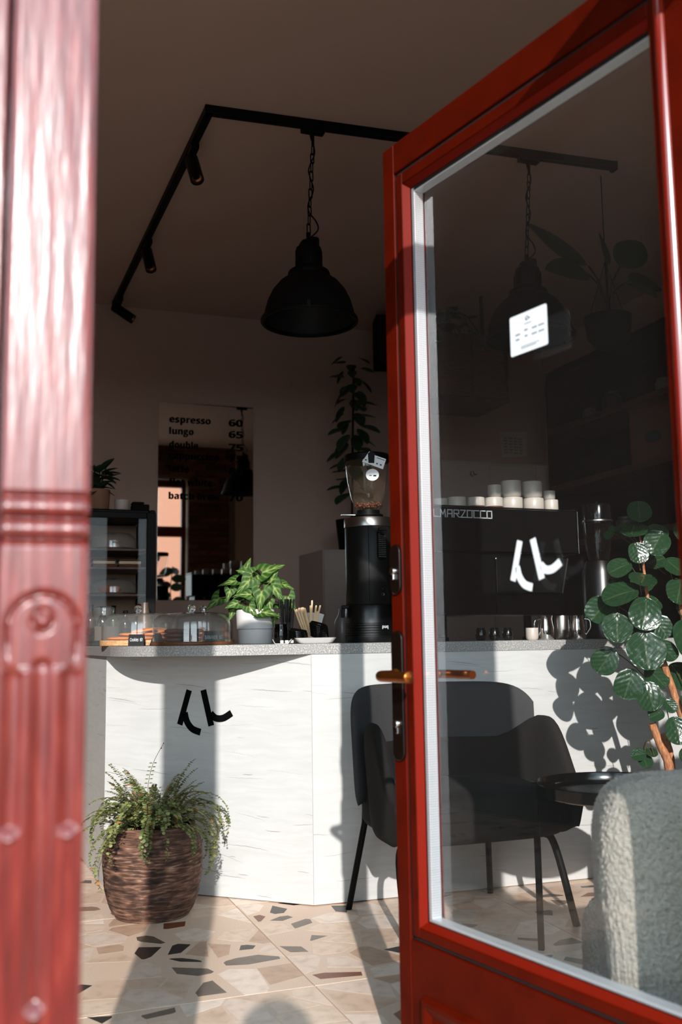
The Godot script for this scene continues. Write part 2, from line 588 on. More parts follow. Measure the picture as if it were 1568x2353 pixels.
func room() -> void:
	struct("wall_back", boxes([span(X_LEFT - 0.2, X_RIGHT + 0.2, -0.2, CEIL + 0.2, Z_BACK, Z_BACK - 0.2)], 0.0), M.wall)
	struct("wall_left", boxes([span(X_LEFT - 0.2, X_LEFT, -0.2, CEIL + 0.2, Z_BACK, Z_OUT)], 0.0), M.wall)
	struct("wall_right", boxes([span(X_RIGHT, X_RIGHT + 0.2, -0.2, CEIL + 0.2, Z_BACK, Z_OUT)], 0.0), M.wall)
	struct("ceiling", boxes([span(X_LEFT - 0.2, X_RIGHT + 0.2, CEIL, CEIL + 0.2, Z_BACK - 0.2, Z_OUT)], 0.0), M.ceiling)
	# street front: plastered masonry with three glazed openings
	var f := shell("wall_front")
	part(f, "lintel", boxes([span(X_LEFT - 0.2, X_RIGHT + 0.2, 2.76, CEIL + 0.2, Z_OUT, Z_IN + 0.06)], 0.0), M.facade)
	part(f, "pier", boxes([span(1.10, 1.215, 0, 2.76, Z_OUT - 0.01, Z_IN)], 0.004), M.facade)
	part(f, "pier", boxes([span(2.24, X_RIGHT, 0, 2.76, Z_OUT, Z_IN + 0.06)], 0.0), M.facade)
	part(f, "pier", boxes([span(X_LEFT, -1.15, 0, 2.76, Z_OUT, Z_IN)], 0.0), M.facade)
	part(f, "sill_wall", boxes([span(1.215, 2.24, 0, 0.74, Z_OUT, Z_IN)], 0.0), M.facade)
	part(f, "sill_wall", boxes([span(-1.15, -0.045, 0, 0.42, Z_OUT, Z_IN)], 0.0), M.facade)
	part(f, "plaster", boxes([span(2.81, X_RIGHT, 0, CEIL, Z_IN + 0.06, Z_IN)], 0.0), M.wall)
	# bare brick round the right-hand window, on the room side
	var mortar := part(f, "mortar", boxes([span(2.24, 2.81, 0, CEIL, Z_IN + 0.06, Z_IN + 0.012), span(1.10, 2.24, 2.76, CEIL, Z_IN + 0.06, Z_IN + 0.012)], 0.0), mat(Color(0.42, 0.36, 0.30), 0.95))
	mortar.name = "mortar"
	var bm := []
	for k in 4:
		var b := tri_map(mat([Color(0.36, 0.17, 0.10), Color(0.42, 0.21, 0.13), Color(0.31, 0.15, 0.10), Color(0.45, 0.26, 0.17)][k], 0.9), Vector3(5, 5, 5), true)
		b.albedo_texture = noise_tex(60 + k, 0.03, [[0.0, Color(0.7, 0.7, 0.7)], [1.0, Color(1, 1, 1)]], 128)
		bm.append(b)
	var full := boxes([[Vector3(), Vector3(0.232, 0.066, 0.05)]], 0.004).mesh()
	var half := boxes([[Vector3(), Vector3(0.112, 0.066, 0.05)]], 0.004).mesh()
	var rb := RandomNumberGenerator.new()
	rb.seed = 5
	for row in 41:
		var y := 0.04 + row * 0.0775
		var x0 := 2.24 if y < 2.76 else 1.10
		var x := x0 + 0.122 + (0.0 if row % 2 == 0 else -0.12)
		while x < 2.81:
			var cut := x + 0.116 > 2.812 or x - 0.116 < x0 - 0.01
			var o := part(f, "brick", half if cut else full, bm[rb.randi() % 4])
			var xx := x
			if cut:
				xx = x + (0.06 if x - 0.116 < x0 - 0.01 else -0.06)
			o.position = Vector3(xx, y, Z_IN + 0.018 + rb.randf_range(-0.004, 0.004))
			x += 0.244
	# red frames: transom rail across all openings, window frames, panes
	window("window_1", -1.15, -0.045, 0.42, false)
	window("window_2", 1.215, 2.24, 0.74)
	var fan := shell("window_3")
	part(fan, "frame", boxes([span(0.10, 1.10, 2.19, 2.23, -1.06, -1.14), span(0.10, 1.10, 2.68, 2.76, -1.06, -1.14), span(0.10, 0.14, 2.23, 2.68, -1.06, -1.14), span(1.06, 1.10, 2.23, 2.68, -1.06, -1.14)]), M.red)
	part(fan, "pane", sheet(0.14, 1.06, 2.23, 2.68, -1.10), M.window_pane)
	var fr := shell("trim_1")
	part(fr, "transom_rail", boxes([span(0.09, 1.10, 2.105, 2.19, -1.03, -1.17)], 0.01), M.red)
	part(fr, "jamb", boxes([span(1.075, 1.115, 0.0, 2.105, -1.05, -1.2)], 0.006), M.red)

func window(called: String, x0: float, x1: float, sill := 0.42, transom := true) -> void:
	var w := shell(called)
	var z0 := -1.07
	var z1 := -1.14
	part(w, "frame", boxes([span(x0, x0 + 0.05, sill, 2.76, z0, z1), span(x1 - 0.05, x1, sill, 2.76, z0, z1), span(x0 + 0.05, x1 - 0.05, sill, sill + 0.06, z0, z1), span(x0 + 0.05, x1 - 0.05, 2.68, 2.76, z0, z1)]), M.red)
	if transom:
		part(w, "transom_rail", boxes([span(x0 + 0.05, x1 - 0.05, 2.095, 2.215, z0 + 0.02, z1)], 0.006), M.red)
		part(w, "pane", sheet(x0 + 0.05, x1 - 0.05, sill + 0.06, 2.095, -1.10), M.window_pane)
		part(w, "pane", sheet(x0 + 0.05, x1 - 0.05, 2.215, 2.68, -1.10), M.window_pane)
	else:
		part(w, "pane", sheet(x0 + 0.05, x1 - 0.05, sill + 0.06, 2.68, -1.10), M.window_pane)
	part(w, "window_board", boxes([span(x0, x1, sill, sill + 0.02, z1, Z_IN - 0.06)], 0.004), M.wood)

func sill_plant() -> void:
	var t := thing("sill_plant", "small leafy plant on the window board, seen in the menu mirror", "plant", Vector3(2.06, 0.76, -1.25))
	var pg := Geo.new()
	pg.lathe([Vector2(0, 0), Vector2(0.05, 0), Vector2(0.065, 0.12), Vector2(0.058, 0.12), Vector2(0, 0.105)], 20)
	part(t, "pot", pg, M.black_matt)
	var st := Geo.new()
	var pts := curve([Vector3(0, 0.1, 0), Vector3(0.02, 0.4, 0.01), Vector3(-0.01, 0.7, 0), Vector3(0.02, 0.98, 0.02)], 16)
	st.tube(pts, 0.006, 7)
	part(t, "stem", st, mat(Color(0.12, 0.13, 0.06), 0.8))
	var lv := leaf_mesh(0.17, 0.11, "ovate", 0.3, 0.15, 6)
	var lm := leaf_material(0.5)
	for k in 13:
		var a := k * 2.4
		var o := part(t, "leaf", lv, lm)
		o.transform = Transform3D(aim(Vector3(cos(a), 0.35 * sin(a * 1.7), 0.3 * sin(a)), Vector3(0, 0.35, -1)), pts[3 + k])

func street() -> void:
	sill_plant()
	struct("pavement", boxes([span(-14, 14, -0.25, -0.02, Z_OUT, 20)], 0.0), M.street)
	# neighbouring house across the corner: its sunlit side shows in the mirror through the window
	var h := thing("neighbour_house", "peach rendered house across the street, mirrored in the menu mirror", "house", Vector3(4.6, -0.02, 4.0))
	part(h, "wall", boxes([span(0, 4, 0, 6.2, 0, 12)], 0.0), M.peach)
	part(h, "roof", boxes([span(-0.25, 4.2, 6.2, 6.4, -0.2, 12.2)], 0.01), mat(Color(0.40, 0.20, 0.14), 0.9))

func clip_poly(poly: Array, p: Vector2, n: Vector2) -> Array:
	# keeps the side where (q - p) . n <= 0
	var out := []
	for i in poly.size():
		var a: Vector2 = poly[i]
		var b: Vector2 = poly[(i + 1) % poly.size()]
		var da := (a - p).dot(n)
		var db := (b - p).dot(n)
		if da <= 0.0:
			out.append(a)
		if da * db < 0.0:
			out.append(a.lerp(b, da / (da - db)))
	return out

func floor_tiles() -> void:
	var f := shell("floor")
	part(f, "bed", boxes([span(X_LEFT - 0.2, X_RIGHT + 0.2, -0.2, -0.004, Z_BACK - 0.2, Z_OUT)], 0.0), mat(Color(0.42, 0.35, 0.29), 0.95))
	var base := tri_map(mat(Color(1, 1, 1), 0.42), Vector3(4, 4, 4), true)
	base.albedo_texture = noise_tex(71, 0.14, [[0.0, Color(0.64, 0.54, 0.47)], [0.3, Color(0.85, 0.735, 0.645)], [0.7, Color(0.90, 0.785, 0.695)], [1.0, Color(0.96, 0.88, 0.81)]], 512, FastNoiseLite.TYPE_SIMPLEX_SMOOTH, 5)
	var tones := [Color(0.93, 0.82, 0.73), Color(0.97, 0.885, 0.82), Color(0.88, 0.755, 0.66), Color(0.93, 0.83, 0.76), Color(0.80, 0.66, 0.56), Color(0.47, 0.41, 0.37), Color(0.40, 0.35, 0.31), Color(0.19, 0.175, 0.17), Color(0.50, 0.28, 0.18), Color(0.60, 0.45, 0.37)]
	var stone := noise_tex(73, 0.02, [[0.0, Color(0.88, 0.86, 0.84)], [0.45, Color(0.96, 0.955, 0.95)], [1.0, Color(1, 1, 1)]], 256, FastNoiseLite.TYPE_SIMPLEX_SMOOTH, 5)
	var cm := []
	for c in tones:
		var m := tri_map(mat(c, 0.38), Vector3(3, 3, 3), true)
		m.albedo_texture = stone
		cm.append(m)
	var r := RandomNumberGenerator.new()
	r.seed = 17
	var slab := boxes([[Vector3(0, -0.006, 0), Vector3(0.9275, 0.012, 0.9275)]], 0.0015).mesh()
	var rest := []
	for c in tones:
		rest.append(Geo.new())
	var single_chips := 0
	for ix in range(-2, 4):
		for iz in range(-1, 5):
			var x0 := 0.92 + (ix - 1) * 0.93
			var z0 := -2.80 - (iz - 1) * 0.93
			var t := part(f, "tile", slab, base)
			t.position = Vector3(x0 + 0.465, 0, z0 + 0.465)
			var near := (ix >= 0 and ix <= 2 and iz >= 1 and iz <= 2) or (ix == 0 and iz == 3) or (ix == 1 and iz == 0) or (ix == 2 and iz == 0)
			var n := 58 if iz >= 0 and iz <= 3 else 30
			var sites := []
			for k in n:
				var best := Vector2()
				var bd := -1.0
				for tryk in 5:
					var q := Vector2(r.randf_range(-0.46, 0.46), r.randf_range(-0.46, 0.46))
					var dd := 9.0
					for s in sites:
						dd = minf(dd, q.distance_squared_to(s))
					if dd > bd:
						bd = dd
						best = q
				sites.append(best)
			for k in n:
				var roll := r.randf()
				if roll < 0.10:
					continue
				var poly := [Vector2(-0.4625, -0.4625), Vector2(0.4625, -0.4625), Vector2(0.4625, 0.4625), Vector2(-0.4625, 0.4625)]
				for j in n:
					if j == k:
						continue
					var mid: Vector2 = (sites[k] + sites[j]) * 0.5
					var d: Vector2 = (sites[j] - sites[k]).normalized()
					poly = clip_poly(poly, mid - d * r.randf_range(0.0012, 0.006), d.rotated(r.randf_range(-0.12, 0.12)))
					if poly.size() < 3:
						break
				if poly.size() < 3:
					continue
				var c := Vector2()
				for q in poly:
					c += q
				c /= poly.size()
				var tone := 0
				if roll < 0.67:
					tone = r.randi() % 4
				elif roll < 0.75:
					tone = 4
				elif roll < 0.87:
					tone = 5 + r.randi() % 2
				elif roll < 0.945:
					tone = 7
				elif roll < 0.975:
					tone = 8
				else:
					tone = 9
				if tone >= 5:
					var ang := r.randf() * PI
					var along := r.randf_range(0.55, 0.9)
					var across := r.randf_range(0.25, 0.6)
					var ax := Vector2(cos(ang), sin(ang))
					for i in poly.size():
						var q: Vector2 = poly[i] - c
						poly[i] = c + ax * q.dot(ax) * along + ax.orthogonal() * q.dot(ax.orthogonal()) * across
				elif r.randf() < 0.35:
					for i in poly.size():
						poly[i] = c + (poly[i] - c) * r.randf_range(0.7, 0.95)
				var pts := []
				for q in poly:
					if pts.is_empty() or q.distance_to(pts[-1]) > 0.006:
						pts.append(q)
				if pts.size() < 3 or Geometry2D.triangulate_polygon(PackedVector2Array(pts)).is_empty():
					continue
				var visible := near and single_chips < 300 and (Vector2(x0 + 0.465 + c.x, z0 + 0.465 - c.y).y < -2.42)
				var g: Geo = Geo.new() if visible else rest[tone]
				g.xf = Transform3D(Basis(Vector3.RIGHT, -PI / 2), Vector3(x0 + 0.465, 0, z0 + 0.465))
				g.prism(pts, 0.0002)
				if visible:
					single_chips += 1
					part(f, "chip", g, cm[tone])
	for k in tones.size():
		if rest[k].count:
			var o := part(f, "chips", rest[k], cm[k])
			o.set_meta("kind", "stuff")

# ---------------------------------------------------------------- the counter
const C0 := Vector3(1.182, 0, -3.599)
const CL := Vector3(0.50, 0, -4.218)
const CR := Vector3(3.6, 0, -3.502)
const CS := Vector3(0.437, 0, -5.3)
func panel(parent: Node3D, a: Vector3, b: Vector3, u0: float, v0: float) -> void:
	var g := Geo.new()
	var d := (b - a).normalized()
	var n := Vector3(-d.z, 0, d.x)
	if n.dot(Vector3(a.x, 0, a.z) - Vector3(1.6, 0, -4.6)) < 0:
		n = -n
	var w := (b - a).length() - 0.002
	var y0 := 0.004
	var y1 := 0.9105
	var p := a + d * 0.001
	var q := a + d * (w + 0.001)
	var us := [Vector2(u0, v0 + y1 - y0), Vector2(u0 + w, v0 + y1 - y0), Vector2(u0 + w, v0), Vector2(u0, v0)]
	for i in 4:
		us[i] = Vector2(us[i].x / 1.8, us[i].y / 0.9)
	var up := Vector3.UP
	g.quad(p + up * y0, q + up * y0, q + up * y1, p + up * y1, n, us)
	var t := n * -0.018
	g.quad(p + up * y0 + t, q + up * y0 + t, q + up * y1 + t, p + up * y1 + t, -n)
	g.quad(p + up * y1, q + up * y1, q + up * y1 + t, p + up * y1 + t, up)
	g.quad(p + up * y0, q + up * y0, q + up * y0 + t, p + up * y0 + t, -up)
	g.quad(p + up * y0, p + up * y1, p + up * y1 + t, p + up * y0 + t, -d)
	g.quad(q + up * y0, q + up * y1, q + up * y1 + t, q + up * y0 + t, d)
	part(parent, "panel", g, M.laminate)

func logo_strokes() -> Array:
	# two leaning strokes, each with a hooked foot; units of the drawing, y up
	var s := []
	s.append([[Vector2(565, -299), Vector2(522, -436)], 25.0])
	s.append([curve([Vector2(545, -388), Vector2(556, -424), Vector2(581, -452), Vector2(618, -464)], 10), 27.0])
	s.append([[Vector2(630, -298), Vector2(667, -438)], 26.0])
	s.append([curve([Vector2(664, -390), Vector2(688, -408), Vector2(722, -407), Vector2(758, -387)], 10), 27.0])
	return s
func ribbon(pts: Array, w: float) -> Array:
	var left := []
	var right := []
	for i in pts.size():
		var t: Vector2 = (pts[mini(i + 1, pts.size() - 1)] - pts[maxi(i - 1, 0)]).normalized()
		left.append(pts[i] + t.orthogonal() * w / 2)
		right.push_front(pts[i] - t.orthogonal() * w / 2)
	return left + right
func logo(g: Geo, centre: Vector2, scale: float, thick: float) -> void:
	# centre and scale in metres per drawing unit; drawn in the xy plane of g.xf
	for s in logo_strokes():
		var o := []
		for p in ribbon(s[0], s[1]):
			o.append(centre + (p - Vector2(636, -388)) * scale)
		g.prism(o, thick)

func counter() -> void:
	var c := thing("counter", "pale veined laminate bar counter with an angled front corner", "counter")
	panel(c, CL, C0, 0.2, 0.0)
	panel(c, C0, CR, 1.45, 0.13)
	panel(c, CS, CL, 0.9, 0.4)
	var g := Geo.new()
	g.xf = Transform3D(Basis(Vector3.RIGHT, PI / 2), Vector3(0, 0.9, 0))
	g.prism([Vector2(0.55, -5.2), Vector2(0.56, -4.25), Vector2(1.2, -3.66), Vector2(3.58, -3.56), Vector2(3.58, -4.12), Vector2(1.45, -4.2), Vector2(1.1, -4.45), Vector2(1.08, -5.2)], 0.86)
	part(c, "carcass", g, M.black_matt)
	# the emblem on the angled panel
	var d := (C0 - CL).normalized()
	var n := Vector3(-d.z, 0, d.x)
	var e := Geo.new()
	e.xf = Transform3D(Basis(d, Vector3.UP, n), CL + n * 0.0002)
	logo(e, Vector2(0.462, 0.688), 0.00098, 0.0015)
	part(c, "emblem", e, M.black_print, "black two-stroke emblem")
	# worktop: follows the right panel, runs on past the corner and rounds back to the side
	var edge := []
	edge.append(Vector2(3.6, -3.50))
	edge.append(Vector2(1.2, -3.594))
	for p in curve([Vector2(0.95, -3.607), Vector2(0.82, -3.625), Vector2(0.737, -3.659), Vector2(0.646, -3.73), Vector2(0.562, -3.838), Vector2(0.52, -3.93), Vector2(0.497, -4.04), Vector2(0.488, -4.20), Vector2(0.43, -5.3)], 30):
		edge.append(p)
	edge.append_array([Vector2(1.09, -5.3), Vector2(1.12, -4.47), Vector2(1.46, -4.23), Vector2(3.6, -4.14)])
	var w := Geo.new()
	w.xf = Transform3D(Basis(Vector3.RIGHT, -PI / 2), Vector3(0, 0.9115, 0))
	var pts := []
	for p in edge:
		pts.append(Vector2(p.x, -p.y))
	w.prism(pts, 0.0395, 0.003)
	single("worktop", w, M.worktop, "speckled grey stone worktop with a rounded corner on the bar counter", "worktop")

# ---------------------------------------------------------------- old carved post on the left of the doorway
func post_relief(x: float, y: float, nz: FastNoiseLite) -> float:
	# x: -0.041 .. 0.041 across the strip, y: world height; metres out of the plain face
	var h := 0.0
	# three moulded bands
	for c in [1.106, 1.0845, 1.063]:
		var d := absf(y - c)
		h -= 0.006 * smoothstep(0.0042, 0.0018, d)
	if y < 1.104 and y > 1.065:
		var k := absf(fposmod(y - 1.0845 + 0.01075, 0.0215) - 0.01075)
		h += 0.004 * smoothstep(0.0, 0.009, k)
	# round-headed field with a rosette
	var arch_c := 0.978
	var inside := false
	var rr := Vector2(x, maxf(y - arch_c, 0.0)).length()
	if y < 1.04 and y > 0.5:
		inside = rr < 0.033
		h -= 0.005 * smoothstep(0.0375, 0.0335, rr) * smoothstep(0.0285, 0.0325, rr) * smoothstep(0.945, 0.965, y)
	if inside and y > 0.94:
		h -= 0.0022
	var kn := Vector2(x, y - 0.985).length()
	h += 0.007 * sqrt(maxf(0.0, 1.0 - pow(kn / 0.0075, 2.0)))
	h -= 0.0025 * smoothstep(0.013, 0.010, kn) * smoothstep(0.007, 0.009, kn)
	# flutes, the middle one longer, each ending in a bead
	for f in [[-0.0265, 0.785], [0.0, 0.627], [0.0265, 0.785]]:
		var dx := absf(x - f[0])
		var top := 0.948 - 0.008 * pow(f[0] / 0.0265, 2.0)
		var low: float = f[1]
		var yy := clampf(y, low + 0.008, top - 0.008)
		var d := Vector2(dx, y - yy).length()
		h -= 0.0062 * sqrt(maxf(0.0, 1.0 - pow(d / 0.0092, 2.0)))
		var b := Vector2(dx, y - low - 0.002).length()
		h += 0.0075 * sqrt(maxf(0.0, 1.0 - pow(b / 0.0068, 2.0)))
	# rounded arrises and worn wood
	var e := 0.0415 - absf(x)
	h -= 0.004 * pow(clampf(1.0 - e / 0.006, 0.0, 1.0), 2.0)
	h += 0.00045 * nz.get_noise_2d(x * 900.0, y * 60.0)
	return h

func door_post() -> void:
	var t := thing("door_post", "weathered red wooden door post with carved flutes and rosette, out of focus at the doorway", "post", Vector3(0.058, 0, -1.0), deg_to_rad(-3))
	part(t, "body", boxes([span(-0.100, 0.042, -0.02, 2.76, -0.05, -0.15)], 0.004), M.old_red)
	part(t, "side_board", boxes([span(-0.100, -0.046, -0.02, 2.76, -0.012, -0.05)], 0.004), M.old_red)
	var nz := FastNoiseLite.new()
	nz.seed = 3
	nz.frequency = 0.02
	var g := Geo.new()
	var rows := []
	var y := 0.40
	var ys := []
	while y < 2.76:
		ys.append(y)
		y += 0.0022 if y < 1.13 else 0.012
	ys.append(2.76)
	for yy in ys:
		var row := []
		for k in 39:
			var x := -0.0415 + 0.083 * k / 38.0
			row.append(Vector3(x, yy, post_relief(x, yy, nz)))
		rows.append(row)
	g.grid(rows, false, false, true)
	for s in [-1.0, 1.0]:
		var rs := []
		for i in range(0, ys.size(), 3):
			var yy: float = ys[i]
			rs.append([Vector3(0.0415 * s, yy, post_relief(0.0415 * s, yy, nz)), Vector3(0.0415 * s, yy, -0.05)])
		g.grid(rs, false, false, s > 0)
	part(t, "carved_strip", g, M.old_red)
	part(t, "plinth", boxes([span(-0.100, 0.046, -0.02, 0.4, 0.004, -0.05)], 0.004), M.old_red)

# ---------------------------------------------------------------- the open glazed door
func door_leaf() -> void:
	var t := thing("glazed_door", "red glazed door standing open into the cafe, with brass lever", "door")
	t.transform = Transform3D(Basis(Vector3(0.207, 0, 0.978).normalized(), Vector3.UP, Vector3(-0.978, 0, 0.207).normalized()), Vector3(0.887, 0, -2.111))
	var W := 0.93
	var TOP := 2.136
	var B := -0.062
	# leaf: stiles, rails
	part(t, "stile", boxes([span(0.0, 0.046, 0.012, TOP, 0, B)], 0.004), M.red)
	part(t, "stile", boxes([span(0.846, W, 0.012, TOP, 0.002, B)], 0.004), M.red)
	part(t, "top_rail", boxes([span(0.046, 0.846, 2.059, TOP, 0, B)], 0.004), M.red)
	var low := boxes([span(0.046, 0.846, 0.012, 0.321, -0.001, B)], 0.003)
	part(t, "bottom_rail", low, M.red)
	# raised field with a moulded border on the bottom rail
	var field := Geo.new()
	var ring := [[0.087, 0.218, 0.0], [0.095, 0.210, 0.011], [0.104, 0.201, 0.011], [0.122, 0.183, 0.002], [0.140, 0.165, 0.006]]
	for i in ring.size() - 1:
		var a = ring[i]
		var b = ring[i + 1]
		var q := func(r) -> Array: return [Vector3(r[0], 0.03 + (0.218 - r[1]), r[2]), Vector3(0.89 - r[0], 0.03 + (0.218 - r[1]), r[2]), Vector3(0.89 - r[0], r[1], r[2]), Vector3(r[0], r[1], r[2])]
		var p: Array = q.call(a)
		var s: Array = q.call(b)
		for k in 4:
			var k2 := (k + 1) % 4
			var n: Vector3 = (p[k2] - p[k]).cross(s[k] - p[k]).normalized()
			if n.z < 0:
				n = -n
			field.quad(p[k], p[k2], s[k2], s[k], n)
		if i == ring.size() - 2:
			field.quad(s[0], s[1], s[2], s[3], Vector3.BACK)
	part(t, "raised_panel", field, M.red)
	part(t, "seam", boxes([span(0.045, 0.057, 0.322, 2.058, -0.006, -0.02), span(0.0485, 0.846, 0.3225, 0.3295, -0.006, -0.02), span(0.0485, 0.846, 2.0505, 2.0575, -0.006, -0.02)], 0.0), M.seam)
	# inner sash
	var sash := boxes([span(0.056, 0.079, 0.329, 2.051, 0.0, B), span(0.812, 0.834, 0.329, 2.051, 0.0, B), span(0.079, 0.812, 0.329, 0.351, 0.0, B), span(0.079, 0.812, 2.022, 2.051, 0.0, B)], 0.003)
	part(t, "sash", sash, M.red)
	# rounded bead along the hinge side of the sash, and the sloping glazing beads
	var roll := Geo.new()
	roll.tube([Vector3(0.838, 0.33, -0.001), Vector3(0.838, 1.2, -0.001), Vector3(0.838, 2.05, -0.001)], 0.011, 20)
	part(t, "bead", roll, M.red_roll)
	var bead := Geo.new()
	var inner := [0.091, 0.351 + 0.012, 0.800, 2.022 - 0.012]
	var outer := [0.079, 0.351, 0.812, 2.022]
	var o := [Vector3(outer[0], outer[1], -0.002), Vector3(outer[2], outer[1], -0.002), Vector3(outer[2], outer[3], -0.002), Vector3(outer[0], outer[3], -0.002)]
	var i_ := [Vector3(inner[0], inner[1], -0.016), Vector3(inner[2], inner[1], -0.016), Vector3(inner[2], inner[3], -0.016), Vector3(inner[0], inner[3], -0.016)]
	for k in 4:
		var k2 := (k + 1) % 4
		var n: Vector3 = (o[k2] - o[k]).cross(i_[k] - o[k]).normalized()
		if n.z < 0:
			n = -n
		bead.quad(o[k], o[k2], i_[k2], i_[k], n)
	part(t, "glazing_bead", bead, M.red_bead)
	var back := boxes([span(0.079, 0.091, 0.351, 2.022, -0.048, B), span(0.800, 0.812, 0.351, 2.022, -0.048, B), span(0.091, 0.800, 0.351, 0.363, -0.048, B), span(0.091, 0.800, 2.010, 2.022, -0.048, B)], 0.002)
	part(t, "glazing_bead", back, M.red)
	# double glazing with a perforated aluminium spacer
	var sp := mat(Color(1, 1, 1), 0.42, 0.55)
	var im := Image.create(16, 16, false, Image.FORMAT_RGB8)
	im.fill(Color(0.86, 0.87, 0.88))
	for yy in 16:
		for xx in 16:
			if Vector2(xx - 7.5, yy - 7.5).length() < 3.4:
				im.set_pixel(xx, yy, Color(0.42, 0.45, 0.47))
	sp.albedo_texture = ImageTexture.create_from_image(im)
	tri_map(sp, Vector3(190, 190, 190))
	part(t, "spacer", boxes([span(0.0915, 0.1025, 0.364, 2.009, -0.0185, -0.0445), span(0.802, 0.809, 0.364, 2.009, -0.0185, -0.0445), span(0.0985, 0.802, 0.364, 0.371, -0.0185, -0.0445), span(0.0985, 0.802, 1.999, 2.002, -0.0185, -0.0445)], 0.001), sp)
	part(t, "pane", sheet(0.0805, 0.8105, 0.3525, 2.0205, -0.017), M.pane)
	part(t, "pane", sheet(0.0805, 0.8105, 0.3525, 2.0205, -0.046), M.pane)
	part(t, "gasket", boxes([span(0.0985, 0.802, 2.002, 2.012, -0.0185, -0.0445)], 0.001), M.black_matt)
	# lock furniture on the street side
	var pl := part(t, "lock_plate", plate(0.040, 0.114), M.bronze)
	pl.position = Vector3(0.0265, 1.12, 0)
	var cyl := Geo.new()
	cyl.xf = Transform3D(Basis(Vector3.RIGHT, PI / 2), Vector3(0, -0.004, 0.006))
	cyl.lathe([Vector2(0, 0.010), Vector2(0.0075, 0.010), Vector2(0.0085, 0.008), Vector2(0.0085, -0.004)], 18)
	cyl.box(Vector3(0, 0.003, 0.012), Vector3(0.009, 0.011, 0.018), 0.003)
	part(pl, "lock_cylinder", cyl, M.chrome)
	var hp := part(t, "handle_plate", plate(0.043, 0.288), M.bronze)
	hp.position = Vector3(0.0265, 0.838, 0)
	var kc := Geo.new()
	kc.xf = Transform3D(Basis(Vector3.RIGHT, PI / 2), Vector3(0, -0.062, 0.007))
	kc.lathe([Vector2(0, 0.009), Vector2(0.008, 0.009), Vector2(0.0095, 0.006), Vector2(0.0095, -0.003)], 18)
	kc.box(Vector3(0, 0.0, 0.013), Vector3(0.009, 0.010, 0.020), 0.003)
	part(hp, "lock_cylinder", kc, M.chrome)
	var lever := Geo.new()
	var y := 0.044
	lever.tube(curve([Vector3(0, y, 0.008), Vector3(0, y, 0.035), Vector3(0.004, y, 0.052), Vector3(0.022, y, 0.060), Vector3(0.06, y, 0.061), Vector3(0.118, y, 0.060)], 30), 0.0122, 16)
	lever.ball(Vector3(0.118, y, 0.060), Vector3(0.006, 0.0138, 0.0138), 14, 8)
	lever.xf = Transform3D(Basis(Vector3.RIGHT, PI / 2), Vector3(0, y, 0.008))
	lever.lathe([Vector2(0.0, 0.010), Vector2(0.013, 0.010), Vector2(0.016, 0.006), Vector2(0.016, 0.0)], 20)
	part(hp, "lever", lever, M.brass, "brass lever")
	var hin := part(t, "handle_plate", plate(0.036, 0.26), M.bronze)
	hin.transform = Transform3D(Basis(Vector3.UP, PI), Vector3(0.0245, 0.838, B))
	var lv := Geo.new()
	lv.tube(curve([Vector3(0, y, 0.004), Vector3(0, y, 0.035), Vector3(-0.004, y, 0.052), Vector3(-0.022, y, 0.058), Vector3(-0.06, y, 0.058), Vector3(-0.115, y, 0.057)], 30), 0.0098, 14)
	part(hin, "lever", lv, M.brass)
	for hy in [0.25, 1.1, 1.9]:
		var hg := Geo.new()
		hg.tube([Vector3(0.936, hy, B), Vector3(0.936, hy + 0.09, B)], 0.007, 12)
		part(t, "hinge", hg, M.black_metal)
	# decals on the glass: opening-hours card and the emblem
	var card := Geo.new()
	card.xf = Transform3D(Basis(), Vector3(0.470, 1.560, -0.0162))
	card.prism(rounded(0.105, 0.081, 0.004), 0.0006)
	var cd := part(t, "hours_card", card, M.white_paper, "white opening-hours card with grey print")
	var pr := Geo.new()
	for l in [[-0.030, 0.000, 0.014], [-0.006, 0.004, 0.010], [0.018, 0.003, 0.014], [0.037, 0.003, 0.016], [-0.031, -0.010, 0.011], [-0.006, -0.008, 0.008], [0.017, -0.009, 0.015], [0.037, -0.009, 0.016]]:
		for k in 3:
			pr.box(Vector3(0.470 + l[0] + (k - 1) * l[2] * 0.34, 1.560 + l[1], -0.0152), Vector3(l[2] * 0.25, 0.0032, 0.0003), 0.0)
	for l in [[0.004, -0.027, 0.052], [0.0, -0.0305, 0.044], [0.0, 0.0165, 0.020]]:
		for k in 7:
			pr.box(Vector3(0.470 + l[0] + (k - 3) * l[2] / 7.0, 1.560 + l[1], -0.0152), Vector3(l[2] / 7.0 * 0.75, 0.0014, 0.0003), 0.0)
	part(cd, "print", pr, mat(Color(0.42, 0.40, 0.41), 0.8))
	var tiny := Geo.new()
	tiny.xf = Transform3D(Basis(), Vector3(0, 0, -0.0154))
	logo(tiny, Vector2(0.470, 1.560 + 0.027), 0.000055, 0.0003)
	part(cd, "emblem", tiny, M.ink)
	var lg := Geo.new()
	lg.xf = Transform3D(Basis(), Vector3(0, 0, -0.0164))
	logo(lg, Vector2(0.462, 1.100), 0.00056, 0.0006)
	part(t, "emblem", lg, M.white_decal, "white two-stroke emblem on the glass")

func sheet(x0: float, x1: float, y0: float, y1: float, z: float) -> Geo:
	var g := Geo.new()
	g.quad(Vector3(x0, y0, z), Vector3(x1, y0, z), Vector3(x1, y1, z), Vector3(x0, y1, z), Vector3.BACK)
	return g
func plate(w: float, h: float) -> Geo:
	var g := Geo.new()
	g.prism(rounded(w, h, w * 0.48, 8), 0.008, 0.003)
	return g

